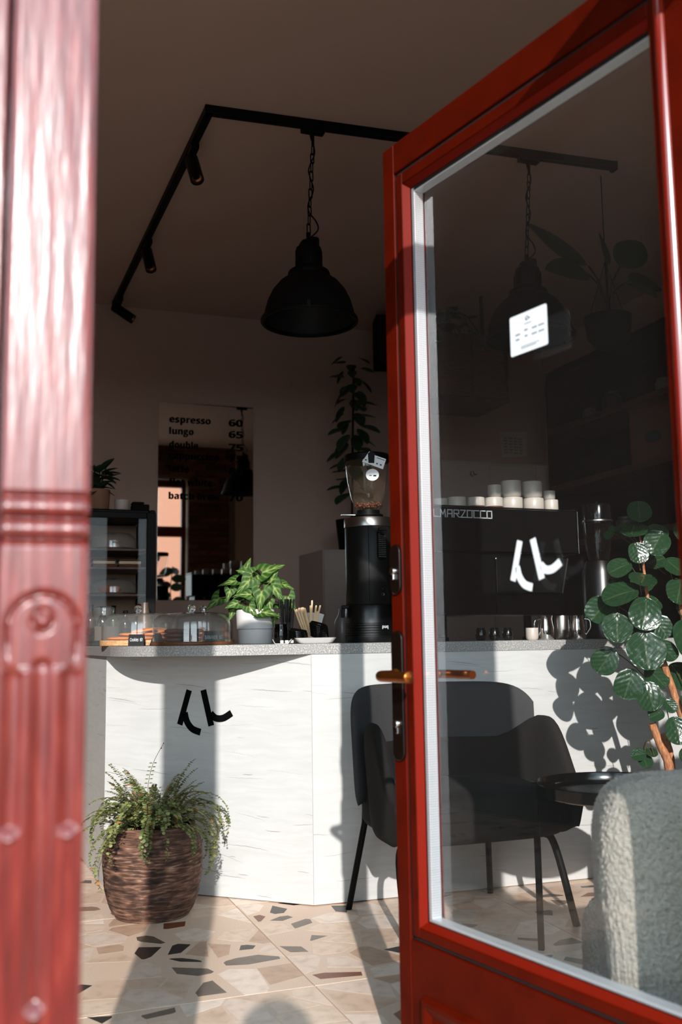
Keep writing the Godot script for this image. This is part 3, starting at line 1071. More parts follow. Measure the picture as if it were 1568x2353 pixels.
# ---------------------------------------------------------------- leaves
func leaf_mesh(length: float, width: float, kind: String, bend := 0.2, fold := 0.1, seed_ := 0, nx := 12, nz := 8) -> ArrayMesh:
	# base at the origin, running along +x, upper face +y
	var g := Geo.new(true)
	var nz_ := FastNoiseLite.new()
	nz_.seed = seed_
	nz_.frequency = 0.9
	var pts := []
	var cols := []
	for i in nx + 1:
		var t := float(i) / nx
		var row := []
		var crow := []
		for j in nz + 1:
			var s := 2.0 * j / nz - 1.0
			var w := 0.0
			var x := t
			var y := 0.0
			var c := Color(0.05, 0.16, 0.05)
			match kind:
				"round":
					var a := PI * t
					x = 0.5 - 0.5 * cos(a)
					w = pow(sin(a), 0.86) * (1.0 + 0.05 * sin(t * 9.0 + seed_))
					x -= 0.10 * absf(s) * pow(1.0 - t, 3.0)
					var vein := absf(fposmod((x - 0.42 * absf(s) * w) * 5.2, 1.0) - 0.5) * 2.0
					y = 0.012 * (1.0 - pow(vein, 3.0)) * w - 0.02 + 0.014 * nz_.get_noise_2d(t * 4.0, s * 3.0)
					c = Color(0.015, 0.040, 0.018).lerp(Color(0.045, 0.075, 0.032), pow(vein, 9.0) * 0.7)
					if absf(s) < 0.06:
						c = Color(0.05, 0.075, 0.034)
				"arrow":
					w = pow(sin(PI * pow(1.0 - t, 0.62)), 0.8) if t > 0.0 else 0.0
					w = (1.0 - pow(t, 2.1)) * (0.62 + 0.46 * sin(PI * clampf(t * 1.5 + 0.2, 0.0, 1.0))) if t < 1.0 else 0.0
					x = t - 0.34 * pow(absf(s), 1.4) * pow(1.0 - t, 2.0) * (1.0 if absf(s) > 0.05 else 0.0)
					var rib := exp(-pow(s / 0.09, 2.0))
					var side := pow(absf(sin((x * 6.5 - absf(s) * 2.6) * PI * 0.5)), 8.0) * (1.0 - absf(s) * 0.7)
					var cloud := clampf(0.55 + nz_.get_noise_2d(t * 3.0, s * 2.0) - absf(s) * 0.75, 0.0, 1.0)
					var pale := clampf(rib * 0.85 + side * 0.75 + cloud * 0.22, 0.0, 1.0)
					c = Color(0.016, 0.068, 0.008).lerp(Color(0.27, 0.35, 0.105), pale)
					y = 0.012 * sin(absf(s) * 5.0)
				"lance":
					w = pow(sin(PI * pow(t, 0.75)), 0.9)
					c = Color(0.02, 0.045, 0.018)
				_:
					w = pow(sin(PI * pow(t, 0.85)), 0.7)
					c = Color(0.018, 0.045, 0.02)
			var xx := x * length
			var yy := (y - fold * (1.0 - absf(s)) * w * 0.5) * length - bend * length * x * x
			row.append(Vector3(xx, yy, s * w * width * 0.5))
			crow.append(c)
		pts.append(row)
		cols.append(crow)
	# vertex colours need their own pass
	var nn := []
	for i in nx + 1:
		var row := []
		for j in nz + 1:
			var du: Vector3 = pts[mini(i + 1, nx)][j] - pts[maxi(i - 1, 0)][j]
			var dv: Vector3 = pts[i][mini(j + 1, nz)] - pts[i][maxi(j - 1, 0)]
			if dv.length() < 1e-6:
				dv = Vector3(0, 0, 1)
			var n := dv.cross(du).normalized()
			row.append(n if n.y >= 0 else -n)
		nn.append(row)
	for i in nx:
		for j in nz:
			for tr in [[[i, j], [i + 1, j], [i + 1, j + 1]], [[i, j], [i + 1, j + 1], [i, j + 1]]]:
				var p := []
				var cr: Vector3 = (pts[tr[1][0]][tr[1][1]] - pts[tr[0][0]][tr[0][1]]).cross(pts[tr[2][0]][tr[2][1]] - pts[tr[0][0]][tr[0][1]])
				if cr.length_squared() < 1e-16:
					continue
				var order := [0, 1, 2]
				if cr.y > 0.0:
					order = [0, 2, 1]
				for o in order:
					var a = tr[o]
					g.col = cols[a[0]][a[1]]
					g.put(pts[a[0]][a[1]], nn[a[0]][a[1]], Vector2(float(a[0]) / nx, float(a[1]) / nz))
	return g.mesh()
func leaf_material(rough: float, glow := 0.25, spec := 0.5) -> StandardMaterial3D:
	var m := mat(Color(1, 1, 1), rough, 0.0, spec)
	m.vertex_color_use_as_albedo = true
	m.backlight_enabled = true
	m.backlight = Color(glow, glow, glow * 0.6)
	return m
func aim(dir: Vector3, up: Vector3) -> Basis:
	# +x along dir, +y as near to up as it goes
	var x := dir.normalized()
	var z := x.cross(up).normalized()
	return Basis(x, z.cross(x), z)

# ---------------------------------------------------------------- far side of the room
func text_mesh(words: String, height: float, depth := 0.002, font := "Droid Sans", bold := true) -> TextMesh:
	var t := TextMesh.new()
	var f := SystemFont.new()
	f.font_names = PackedStringArray([font])
	f.font_weight = 700 if bold else 400
	t.font = f
	t.text = words
	t.font_size = 64
	t.pixel_size = height / 46.0
	t.depth = depth
	t.horizontal_alignment = HORIZONTAL_ALIGNMENT_LEFT
	t.vertical_alignment = VERTICAL_ALIGNMENT_BOTTOM
	return t

func back_of_room() -> void:
	# mirror with the price list
	var t := thing("menu_mirror", "tall frameless wall mirror lettered with the coffee price list", "mirror", Vector3(1.382, 1.878, Z_BACK + 0.008))
	t.rotation = Vector3(deg_to_rad(0.55), deg_to_rad(-0.15), 0)
	part(t, "glass", boxes([[Vector3(0, 0, 0.006), Vector3(0.636, 1.295, 0.012)]], 0.0015), M.mirror)
	var lines := [["espresso", 2.388, 0.272, "60"], ["lungo", 2.309, 0.158, "65"], ["double", 2.222, 0.190, "75"], ["cappuccino", 2.146, 0.330, "75"], ["latte", 2.063, 0.132, "80"], ["flat white", 1.976, 0.285, ""], ["batch brew", 1.885, 0.336, "70"]]
	for l in lines:
		for col in 2:
			var w: String = l[0] if col == 0 else l[3]
			if w == "":
				continue
			var tm := text_mesh(w, 0.043 if col == 0 else 0.046)
			var heavy := SurfaceTool.new()
			for off in [-0.0016, 0.0, 0.0016]:
				heavy.append_from(tm, 0, Transform3D(Basis(), Vector3(off, off * 0.5, off * 0.05)))
			var o := part(t, "lettering", heavy.commit(), M.black_print)
			var wide := tm.get_aabb().size.x
			var want: float = l[2] if col == 0 else 0.094
			o.scale = Vector3(want / wide, 1, 1)
			var base := tm.get_aabb().position
			o.position = Vector3((1.136 if col == 0 else 1.533) - 1.382 - base.x * want / wide, l[1] - 1.878 - base.y - (0.010 if "p" in w or "g" in w else 0.0), 0.0128)
	# display fridge on the far wing of the counter
	var f := thing("display_fridge", "black glass-fronted cake display fridge at the end of the bar", "fridge", Vector3(0.60, 0.951, -5.05))
	part(f, "cabinet", boxes([span(-0.20, -0.17, 0, 0.655, 0.2, -0.22), span(0.17, 0.20, 0, 0.655, 0.2, -0.22), span(-0.17, 0.17, 0.625, 0.655, 0.2, -0.22), span(-0.17, 0.17, 0, 0.05, 0.2, -0.22), span(-0.17, 0.17, 0.05, 0.625, -0.21, -0.22)], 0.006), M.black_metal)
	part(f, "back_lining", boxes([span(-0.165, 0.165, 0.06, 0.62, -0.2, -0.205)], 0.0), mat(Color(0.66, 0.53, 0.44), 0.6))
	part(f, "door_frame", boxes([span(-0.2, -0.165, 0.02, 0.64, 0.2, 0.215), span(0.155, 0.2, 0.02, 0.64, 0.2, 0.215), span(-0.165, 0.155, 0.61, 0.64, 0.2, 0.215), span(-0.165, 0.155, 0.02, 0.05, 0.2, 0.215)], 0.003), M.black_metal)
	part(f, "pane", boxes([span(-0.165, 0.155, 0.05, 0.61, 0.205, 0.208)], 0.0), M.fridge_pane)
	for y in [0.235, 0.365, 0.455]:
		part(f, "shelf", boxes([span(-0.165, 0.165, y, y + 0.012, 0.18, -0.19)], 0.002), M.dark_wood)
	# cakes and bottles inside
	var crust := mat(Color(0.36, 0.19, 0.10), 0.85)
	var cream := mat(Color(0.82, 0.72, 0.60), 0.8)
	for k in 2:
		var ck := thing("layer_cake", ["long layered cake on the second fridge shelf, behind the price card", "long layered cake on the second fridge shelf, beside the fridge side"][k], "cake", Vector3(0.565 + k * 0.125, 0.951 + 0.377, -4.98))
		part(ck, "base", boxes([span(-0.055, 0.055, 0, 0.018, 0.05, -0.05)], 0.004), crust)
		part(ck, "cream_layer", boxes([span(-0.054, 0.054, 0.018, 0.034, 0.049, -0.049)], 0.004), cream)
		part(ck, "top", boxes([span(-0.055, 0.055, 0.034, 0.043, 0.05, -0.05)], 0.004), crust)
	cake_dome("covered_cake", "clear plastic cake dome on the top fridge shelf", Vector3(0.615, 0.951 + 0.467, -5.0), 0.115, 0.075, false)
	cake_dome("covered_cake", "clear dome over a loaf on the lower fridge shelf", Vector3(0.62, 0.951 + 0.247, -5.0), 0.115, 0.07, true)
	for k in 5:
		var h: float = [0.105, 0.13, 0.12, 0.125, 0.10][k]
		var g := Geo.new()
		g.lathe([Vector2(0, 0), Vector2(0.024, 0), Vector2(0.026, 0.004), Vector2(0.026, h * 0.55), Vector2(0.022, h * 0.68), Vector2(0.011, h * 0.8), Vector2(0.010, h), Vector2(0, h)], 16)
		var names_ := ["short dark bottle at the near end of the fridge floor", "dark juice bottle second from the post in the fridge", "dark juice bottle in the middle of the fridge floor", "greenish bottle with a dark cap in the fridge", "squat dark bottle deep in the fridge"]
		var b := thing("small_bottle", names_[k], "bottle", Vector3(0.455 + k * 0.054, 0.951 + 0.051, -4.93 - 0.03 * (k % 2)), 0.0, "bottles in the display fridge")
		part(b, "body", g, mat([Color(0.16, 0.09, 0.06), Color(0.20, 0.10, 0.06), Color(0.15, 0.11, 0.08), Color(0.16, 0.18, 0.08), Color(0.12, 0.08, 0.07)][k], 0.15))
		var cp := Geo.new()
		cp.lathe([Vector2(0, h), Vector2(0.0125, h), Vector2(0.0125, h + 0.018), Vector2(0, h + 0.018)], 14)
		part(b, "cap", cp, M.black_matt)
	var tall := Geo.new()
	tall.lathe([Vector2(0, 0), Vector2(0.044, 0), Vector2(0.046, 0.01), Vector2(0.043, 0.07), Vector2(0.030, 0.13), Vector2(0.019, 0.17), Vector2(0.017, 0.20), Vector2(0.014, 0.20)], 24)
	single("carafe", tall, mat(Color(0.33, 0.27, 0.23), 0.4), "pale tapering carafe standing at the fridge corner behind the domes", "carafe", Vector3(0.735, 0.951, -4.745))
	# on the fridge: a potted plant, a pale cup, a small dark box
	var p := thing("potted_plant", "dark leafy plant in a brown clay pot on top of the fridge", "plant", Vector3(0.535, 1.607, -5.02))
	var pg := Geo.new()
	pg.lathe([Vector2(0, 0), Vector2(0.056, 0), Vector2(0.060, 0.01), Vector2(0.066, 0.112), Vector2(0.062, 0.114), Vector2(0.058, 0.10), Vector2(0, 0.098)], 28)
	part(p, "pot", pg, mat(Color(0.52, 0.37, 0.28), 0.8))
	var lv := leaf_mesh(0.100, 0.056, "ovate", 0.35, 0.15, 3)
	var lm := leaf_material(0.5)
	var r := RandomNumberGenerator.new()
	r.seed = 21
	for k in 54:
		var a := r.randf() * TAU
		var el := r.randf_range(-0.5, 1.0)
		var o := part(p, "leaf", lv, lm)
		var st := Vector3(cos(a) * 0.02, 0.11 + r.randf() * 0.11, sin(a) * 0.02)
		o.transform = Transform3D(aim(Vector3(cos(a) * cos(el), sin(el), sin(a) * cos(el)), Vector3.UP).scaled(Vector3.ONE * r.randf_range(0.7, 1.05)), st)
	var stem := Geo.new()
	for k in 4:
		stem.tube([Vector3(0.01 * (k - 1.5), 0.09, 0), Vector3(0.016 * (k - 1.5), 0.16, 0.01), Vector3(0.03 * (k - 1.5), 0.24, 0)], 0.004, 6)
	part(p, "stem", stem, mat(Color(0.12, 0.12, 0.06), 0.8))
	var cup := Geo.new()
	cup.lathe([Vector2(0, 0), Vector2(0.030, 0), Vector2(0.036, 0.008), Vector2(0.038, 0.062), Vector2(0.035, 0.062), Vector2(0.033, 0.012), Vector2(0, 0.010)], 28)
	single("cup", cup, mat(Color(0.72, 0.66, 0.62), 0.5), "pale stoneware cup on the fridge beside the clay pot", "cup", Vector3(0.655, 1.607, -4.99))
	var bx := Geo.new()
	bx.box(Vector3(0, 0.02, 0), Vector3(0.085, 0.04, 0.07), 0.004)
	bx.box(Vector3(-0.012, 0.046, 0), Vector3(0.06, 0.012, 0.06), 0.004)
	single("card_reader", bx, M.black_matt, "small black device lying on top of the fridge", "device", Vector3(0.742, 1.607, -4.98))
	# cupboards along the back wall
	var tc := thing("tall_cupboard", "plain taupe cupboard against the back wall behind the grinder", "cupboard", Vector3(2.42, 0, -6.14))
	part(tc, "body", boxes([span(-0.40, 0.44, 0.08, 1.53, 0.24, -0.25)], 0.004), tri_map(mat(Color(0.62, 0.56, 0.53), 0.7), Vector3.ONE))
	for k in 2:
		var d := part(tc, "door", boxes([span(-0.395 + k * 0.42, 0.015 + k * 0.42, 0.1, 1.51, 0.24, 0.258)], 0.003), tri_map(mat(Color(0.63, 0.57, 0.54), 0.6), Vector3.ONE))
		part(d, "knob", boxes([[Vector3(-0.03 if k == 0 else 0.06, 1.0, 0.266), Vector3(0.012, 0.1, 0.014)]], 0.003), M.black_metal)
	var lc := thing("base_cupboard", "pale base cupboard run under the back wall, behind the espresso machine", "cupboard", Vector3(3.22, 0, -6.14))
	part(lc, "body", boxes([span(-0.35, 0.74, 0.08, 2.15, 0.20, -0.25)], 0.004), tri_map(mat(Color(0.66, 0.60, 0.57), 0.7), Vector3.ONE))
	for k in 3:
		part(lc, "door", boxes([span(-0.345 + k * 0.363, 0.014 + k * 0.363, 0.1, 2.13, 0.20, 0.218)], 0.003), tri_map(mat(Color(0.67, 0.61, 0.58), 0.6), Vector3.ONE))
	var em := Geo.new()
	em.xf = Transform3D(Basis(), Vector3(0, 0, 0.2185))
	logo(em, Vector2(-0.11, 2.06), 0.00022, 0.001)
	part(lc, "emblem", em, M.ink)
	var sh := Geo.new()
	sh.prism([Vector2(-0.10, -0.10), Vector2(0.11, -0.08), Vector2(0.12, 0.11), Vector2(-0.11, 0.09)], 0.0015)
	var pp := thing("notice_sheet", "faint printed sheet pinned to the back wall above the cupboard", "notice", Vector3(3.70, 2.38, Z_BACK + 0.001))
	part(pp, "paper", sh, mat(Color(0.72, 0.66, 0.62), 0.85))
	var ln := Geo.new()
	for k in 6:
		for w in 4:
			ln.box(Vector3(-0.065 + w * 0.042, 0.05 - k * 0.022, 0.0017), Vector3(0.022 + 0.012 * ((k * 3 + w) % 2), 0.005, 0.0006), 0.0)
	part(pp, "print", ln, mat(Color(0.36, 0.32, 0.30), 0.9))
	# black loudspeaker high up behind the door
	var sp := thing("loudspeaker", "slim black loudspeaker hung high, half hidden by the door edge", "speaker", Vector3(2.56, 2.755, -5.95), -0.25)
	part(sp, "box", boxes([span(-0.13, 0.13, 0, 0.34, 0.09, -0.09)], 0.006), M.black_matt)
	part(sp, "grille", boxes([span(-0.115, 0.115, 0.015, 0.325, 0.09, 0.096)], 0.004), mat(Color(0.06, 0.06, 0.065), 0.95))
	part(sp, "bracket", boxes([span(-0.012, 0.012, 0.34, CEIL - 2.755, 0.012, -0.012)], 0.002), M.black_metal)
	climber()
	# wooden crate-like wall box, with a trailing plant on it
	var wb := thing("wall_box", "dark wooden box shelf hung under the ceiling behind the door glass", "shelf", Vector3(2.80, 2.40, -5.50))
	var tone: Material = M.dark_wood
	part(wb, "panel", boxes([span(-0.25, 0.25, 0, 0.018, 0.20, -0.22)], 0.002), tone)
	part(wb, "panel", boxes([span(-0.25, 0.25, 0.40, 0.418, 0.20, -0.22)], 0.002), tone)
	part(wb, "panel", boxes([span(-0.25, -0.232, 0.018, 0.40, 0.20, -0.22)], 0.002), tone)
	part(wb, "panel", boxes([span(0.232, 0.25, 0.018, 0.40, 0.20, -0.22)], 0.002), tone)
	part(wb, "door", boxes([span(-0.23, -0.004, 0.02, 0.398, 0.185, 0.202)], 0.002), M.dark_wood)
	part(wb, "door", boxes([span(0.004, 0.23, 0.02, 0.398, 0.185, 0.202)], 0.002), M.dark_wood)
	for hx in [-0.19, 0.19]:
		part(wb, "hanger", boxes([span(hx - 0.01, hx + 0.01, 0.418, CEIL - 2.4, 0.0, -0.02)], 0.002), M.black_metal)
	trailing_plant(Vector3(2.68, 2.82, -5.42), "small trailing plant on the dark wooden box shelf")
	wall_shelves()
	hanging_plant()

func trailing_plant(at: Vector3, label: String) -> void:
	var t := thing("trailing_plant", label, "plant", at)
	var pg := Geo.new()
	pg.lathe([Vector2(0, 0), Vector2(0.045, 0), Vector2(0.055, 0.08), Vector2(0.05, 0.08), Vector2(0, 0.075)], 20)
	part(t, "pot", pg, M.black_matt)
	var lm := leaf_material(0.5)
	var lv := leaf_mesh(0.085, 0.06, "ovate", 0.3, 0.15, 1)
	var r := RandomNumberGenerator.new()
	r.seed = 33
	for k in 5:
		var a := -0.3 + k * 0.75
		var v := curve([Vector3(0, 0.08, 0), Vector3(cos(a) * 0.06, 0.15, sin(a) * 0.06 + 0.03), Vector3(cos(a) * 0.14, 0.06, sin(a) * 0.1 + 0.09), Vector3(cos(a) * 0.17, -0.10 - 0.05 * (k % 3), sin(a) * 0.1 + 0.20)], 12)
		var g := Geo.new()
		g.tube(v, 0.003, 5)
		part(t, "vine", g, mat(Color(0.10, 0.11, 0.05), 0.8))
		for i in range(3, 13, 2):
			var o := part(t, "leaf", lv, lm)
			o.transform = Transform3D(aim(Vector3(r.randf_range(-1, 1), r.randf_range(-0.8, 0.3), r.randf_range(0, 1)), Vector3.UP), v[i])

func climber() -> void:
	var t := thing("climbing_plant", "dark climbing plant on a moss pole above the grinder, against the back wall", "plant", Vector3(2.25, 1.53, -5.98))
	var pg := Geo.new()
	pg.lathe([Vector2(0, 0), Vector2(0.085, 0), Vector2(0.105, 0.20), Vector2(0.098, 0.20), Vector2(0.09, 0.18), Vector2(0, 0.18)], 24)
	part(t, "pot", pg, M.black_matt)
	var pole := Geo.new()
	pole.tube([Vector3(0, 0.15, 0), Vector3(0.01, 0.8, 0.02), Vector3(0.02, 1.22, 0.03)], 0.008, 8)
	part(t, "pole", pole, mat(Color(0.10, 0.075, 0.05), 0.95))
	var lm := leaf_material(0.45)
	var lv := leaf_mesh(0.15, 0.10, "ovate", 0.35, 0.2, 2)
	var r := RandomNumberGenerator.new()
	r.seed = 8
	for k in 52:
		var y := 0.35 + 0.95 * k / 52.0
		var a := k * 2.4 + r.randf() * 0.8
		var o := part(t, "leaf", lv, lm)
		var d := Vector3(cos(a), r.randf_range(-0.9, 0.25), sin(a))
		o.transform = Transform3D(aim(d, Vector3.UP).scaled(Vector3.ONE * r.randf_range(0.75, 1.15) * (1.0 - 0.3 * k / 52.0)), Vector3(0.012 + cos(a) * 0.06, y, 0.02 + sin(a) * 0.06))

func wall_shelves() -> void:
	# open shelf unit on the right-hand wall, seen along its length through the glass
	var t := thing("wall_shelf_unit", "dark open shelf unit along the side wall, seen through the door glass", "shelving", Vector3(3.98, 0, -5.0))
	var wood: Material = M.dark_wood
	part(t, "top_board", boxes([span(-0.36, 0, 2.70, 2.76, 0.75, -0.80)], 0.003), M.black_matt)
	part(t, "back_board", boxes([span(-0.02, 0, 0.95, 2.70, 0.75, -0.80)], 0.0), M.black_matt)
	part(t, "side_board", boxes([span(-0.36, -0.02, 0.95, 2.70, -0.78, -0.80)], 0.0), M.black_matt)
	for y in [2.36, 1.97, 1.58]:
		part(t, "shelf", boxes([span(-0.36, -0.02, y - 0.04, y, 0.74, -0.78)], 0.003), wood)
	part(t, "base_cabinet", boxes([span(-0.40, 0, 0.0, 0.95, 0.75, -0.80)], 0.004), M.black_matt)
	var pr := thing("framed_print", "small framed picture leaning on the middle wall shelf", "picture", Vector3(3.70, 1.972, -4.77), -PI / 2 + 0.25)
	part(pr, "frame", boxes([span(-0.17, 0.17, 0, 0.34, -0.01, 0.006)], 0.004), mat(Color(0.34, 0.17, 0.09), 0.6))
	part(pr, "picture", boxes([span(-0.145, 0.145, 0.025, 0.315, 0.006, 0.009)], 0.001), mat(Color(0.30, 0.19, 0.13), 0.8))
	var spot := Geo.new()
	spot.xf = Transform3D(Basis(), Vector3(0, 0.15, 0.009))
	spot.prism(rounded(0.12, 0.07, 0.034), 0.0008)
	part(pr, "motif", spot, mat(Color(0.08, 0.13, 0.15), 0.8))
	var items := [["storage_jar", "dull grey jar on the upper wall shelf, nearest the back wall", 2.36, -5.55, 0.045, 0.11, Color(0.30, 0.27, 0.25)], ["storage_jar", "dark canister on the upper wall shelf", 2.36, -5.30, 0.06, 0.16, Color(0.10, 0.09, 0.09)], ["storage_jar", "pale grey jar on the upper wall shelf near the door frame", 2.36, -4.78, 0.05, 0.12, Color(0.34, 0.31, 0.29)], ["storage_jar", "small cup-shaped jar near the front of the upper wall shelf", 2.36, -4.52, 0.045, 0.09, Color(0.40, 0.33, 0.30)], ["storage_jar", "brown jar on the lowest wall shelf", 1.58, -5.45, 0.05, 0.12, Color(0.26, 0.15, 0.10)], ["storage_jar", "grey wide jar on the lowest wall shelf", 1.58, -5.22, 0.06, 0.12, Color(0.28, 0.26, 0.25)]]
	for i in items:
		var g := Geo.new()
		var rr: float = i[4]
		var h: float = i[5]
		g.lathe([Vector2(0, 0), Vector2(rr * 0.92, 0), Vector2(rr, h * 0.06), Vector2(rr, h * 0.8), Vector2(rr * 0.8, h * 0.9), Vector2(rr * 0.82, h), Vector2(0, h)], 20)
		single(i[0], g, mat(i[6], 0.45), i[1], "jar", Vector3(3.80, i[2], i[3]), 0.0, "jars on the wall shelves")
	var bk := Geo.new()
	bk.box(Vector3(0, 0.08, 0), Vector3(0.22, 0.16, 0.42), 0.004)
	single("storage_crate", bk, M.black_matt, "low black crate under the upper wall shelf, near the back wall", "crate", Vector3(3.82, 1.972, -5.42))

func hanging_plant() -> void:
	var t := thing("hanging_plant", "large-leaved plant in a hanging pot below the ceiling, dim behind the glass", "plant", Vector3(2.74, 2.30, -3.82))
	var pg := Geo.new()
	pg.lathe([Vector2(0, 0), Vector2(0.06, 0.0), Vector2(0.10, 0.05), Vector2(0.11, 0.15), Vector2(0.10, 0.15), Vector2(0, 0.12)], 24)
	part(t, "pot", pg, M.black_matt)
	var cord := Geo.new()
	cord.tube([Vector3(0, 0.14, 0), Vector3(0, CEIL - 2.30, 0)], 0.0025, 6)
	for k in 3:
		cord.tube([Vector3(cos(k * 2.1) * 0.105, 0.14, sin(k * 2.1) * 0.105), Vector3(0, 0.42, 0)], 0.002, 5)
	part(t, "cord", cord, M.black_matt)
	var lm := leaf_material(0.5)
	var big := leaf_mesh(0.36, 0.10, "lance", 0.15, 0.3, 4)
	var broad := leaf_mesh(0.22, 0.17, "ovate", 0.3, 0.2, 5)
	var spots := [[Vector3(-0.85, 0.75, -0.1), 0.10, big, 1.0], [Vector3(0.6, 0.75, 0.1), 0.10, broad, 1.0], [Vector3(-0.7, 0.1, 0.2), 0.07, broad, 1.05], [Vector3(0.8, 0.1, 0.1), 0.07, broad, 0.9], [Vector3(-0.3, 0.5, 0.6), 0.09, broad, 0.8], [Vector3(0.3, -0.3, 0.7), 0.05, broad, 0.8]]
	for s in spots:
		var d: Vector3 = s[0].normalized()
		var st := curve([Vector3(0, 0.12, 0), Vector3(d.x * 0.04, 0.2 + s[1], d.z * 0.04), Vector3(d.x * 0.12, 0.26 + s[1] + d.y * 0.05, d.z * 0.1)], 8)
		var g := Geo.new()
		g.tube(st, 0.004, 6)
		part(t, "stalk", g, mat(Color(0.08, 0.10, 0.05), 0.7))
		var o := part(t, "leaf", s[2], lm)
		o.transform = Transform3D(aim(d, Vector3(0.1, 0.6, 0.8)).scaled(Vector3.ONE * s[3]), st[-1])

# ---------------------------------------------------------------- track and lamps on the ceiling
func ceiling_track() -> void:
	var a := Vector3(0.83, CEIL, -3.80)
	var b := Vector3(0.768, CEIL, -6.29)
	var c := Vector3(2.70, CEIL, -3.69)
	var t := thing("ceiling_track", "black L-shaped light track on the ceiling above the bar", "light track")
	for e in [[a, b], [a, c]]:
		var d: Vector3 = e[1] - e[0]
		var g := Geo.new()
		g.box(Vector3(d.length() / 2, -0.0175, 0), Vector3(d.length() + 0.035, 0.035, 0.035), 0.002)
		g.box(Vector3(d.length() / 2, -0.036, 0), Vector3(d.length() - 0.05, 0.002, 0.014), 0.0)
		var o := part(t, "rail", g, M.black_metal)
		o.transform = Transform3D(aim(d, Vector3.UP), e[0])
	part(t, "end_cap", boxes([[b + Vector3(0, -0.02, -0.02), Vector3(0.04, 0.04, 0.02)], [c + Vector3(0.02, -0.02, 0), Vector3(0.02, 0.042, 0.04)]], 0.002), M.black_metal)
	spotlight(Vector3(0.825, CEIL - 0.036, -4.10), Vector3(0.10, -1.0, 0.55), "track spotlight nearest the rail corner, with a warm rim")
	spotlight(Vector3(0.802, CEIL - 0.036, -5.20), Vector3(0.12, -1.0, 0.5), "middle spotlight on the receding track")
	spotlight(Vector3(0.775, CEIL - 0.036, -6.15), Vector3(0.85, -0.62, 0.25), "spotlight at the far end of the track, turned to the bar")
	pendant(Vector3(1.268, 2.292, -3.836), a.lerp(c, 0.236), "black industrial dome pendant hanging over the counter corner", "pendant lamps over the bar")
	pendant(Vector3(2.282, 2.292, -3.765), a.lerp(c, 0.776), "black industrial dome pendant behind the door glass", "pendant lamps over the bar")

func spotlight(at: Vector3, dir: Vector3, label: String) -> void:
	var t := thing("track_spotlight", label, "spotlight", at, 0.0, "spotlights on the ceiling track")
	part(t, "adapter", boxes([[Vector3(0, -0.012, 0), Vector3(0.034, 0.026, 0.11)]], 0.003), M.black_metal)
	var g := Geo.new()
	g.tube([Vector3(0, -0.02, 0), Vector3(0, -0.055, 0)], 0.008, 10)
	part(t, "stem", g, M.black_metal)
	var d := dir.normalized()
	var h := Geo.new()
	h.lathe([Vector2(0, -0.075), Vector2(0.026, -0.075), Vector2(0.030, -0.070), Vector2(0.030, 0.075), Vector2(0.026, 0.075), Vector2(0.024, 0.055), Vector2(0, 0.050)], 24)
	var o := part(t, "head", h, M.black_metal)
	var y := d
	var x := y.cross(Vector3.FORWARD).normalized()
	o.transform = Transform3D(Basis(x, y, x.cross(y)), Vector3(0, -0.075, 0) + d * 0.03)
	var rim := Geo.new()
	rim.lathe([Vector2(0.0245, 0.070), Vector2(0.022, 0.060), Vector2(0.014, 0.056)], 24)
	part(o, "reflector", rim, mat(Color(0.55, 0.38, 0.25), 0.3, 0.9))

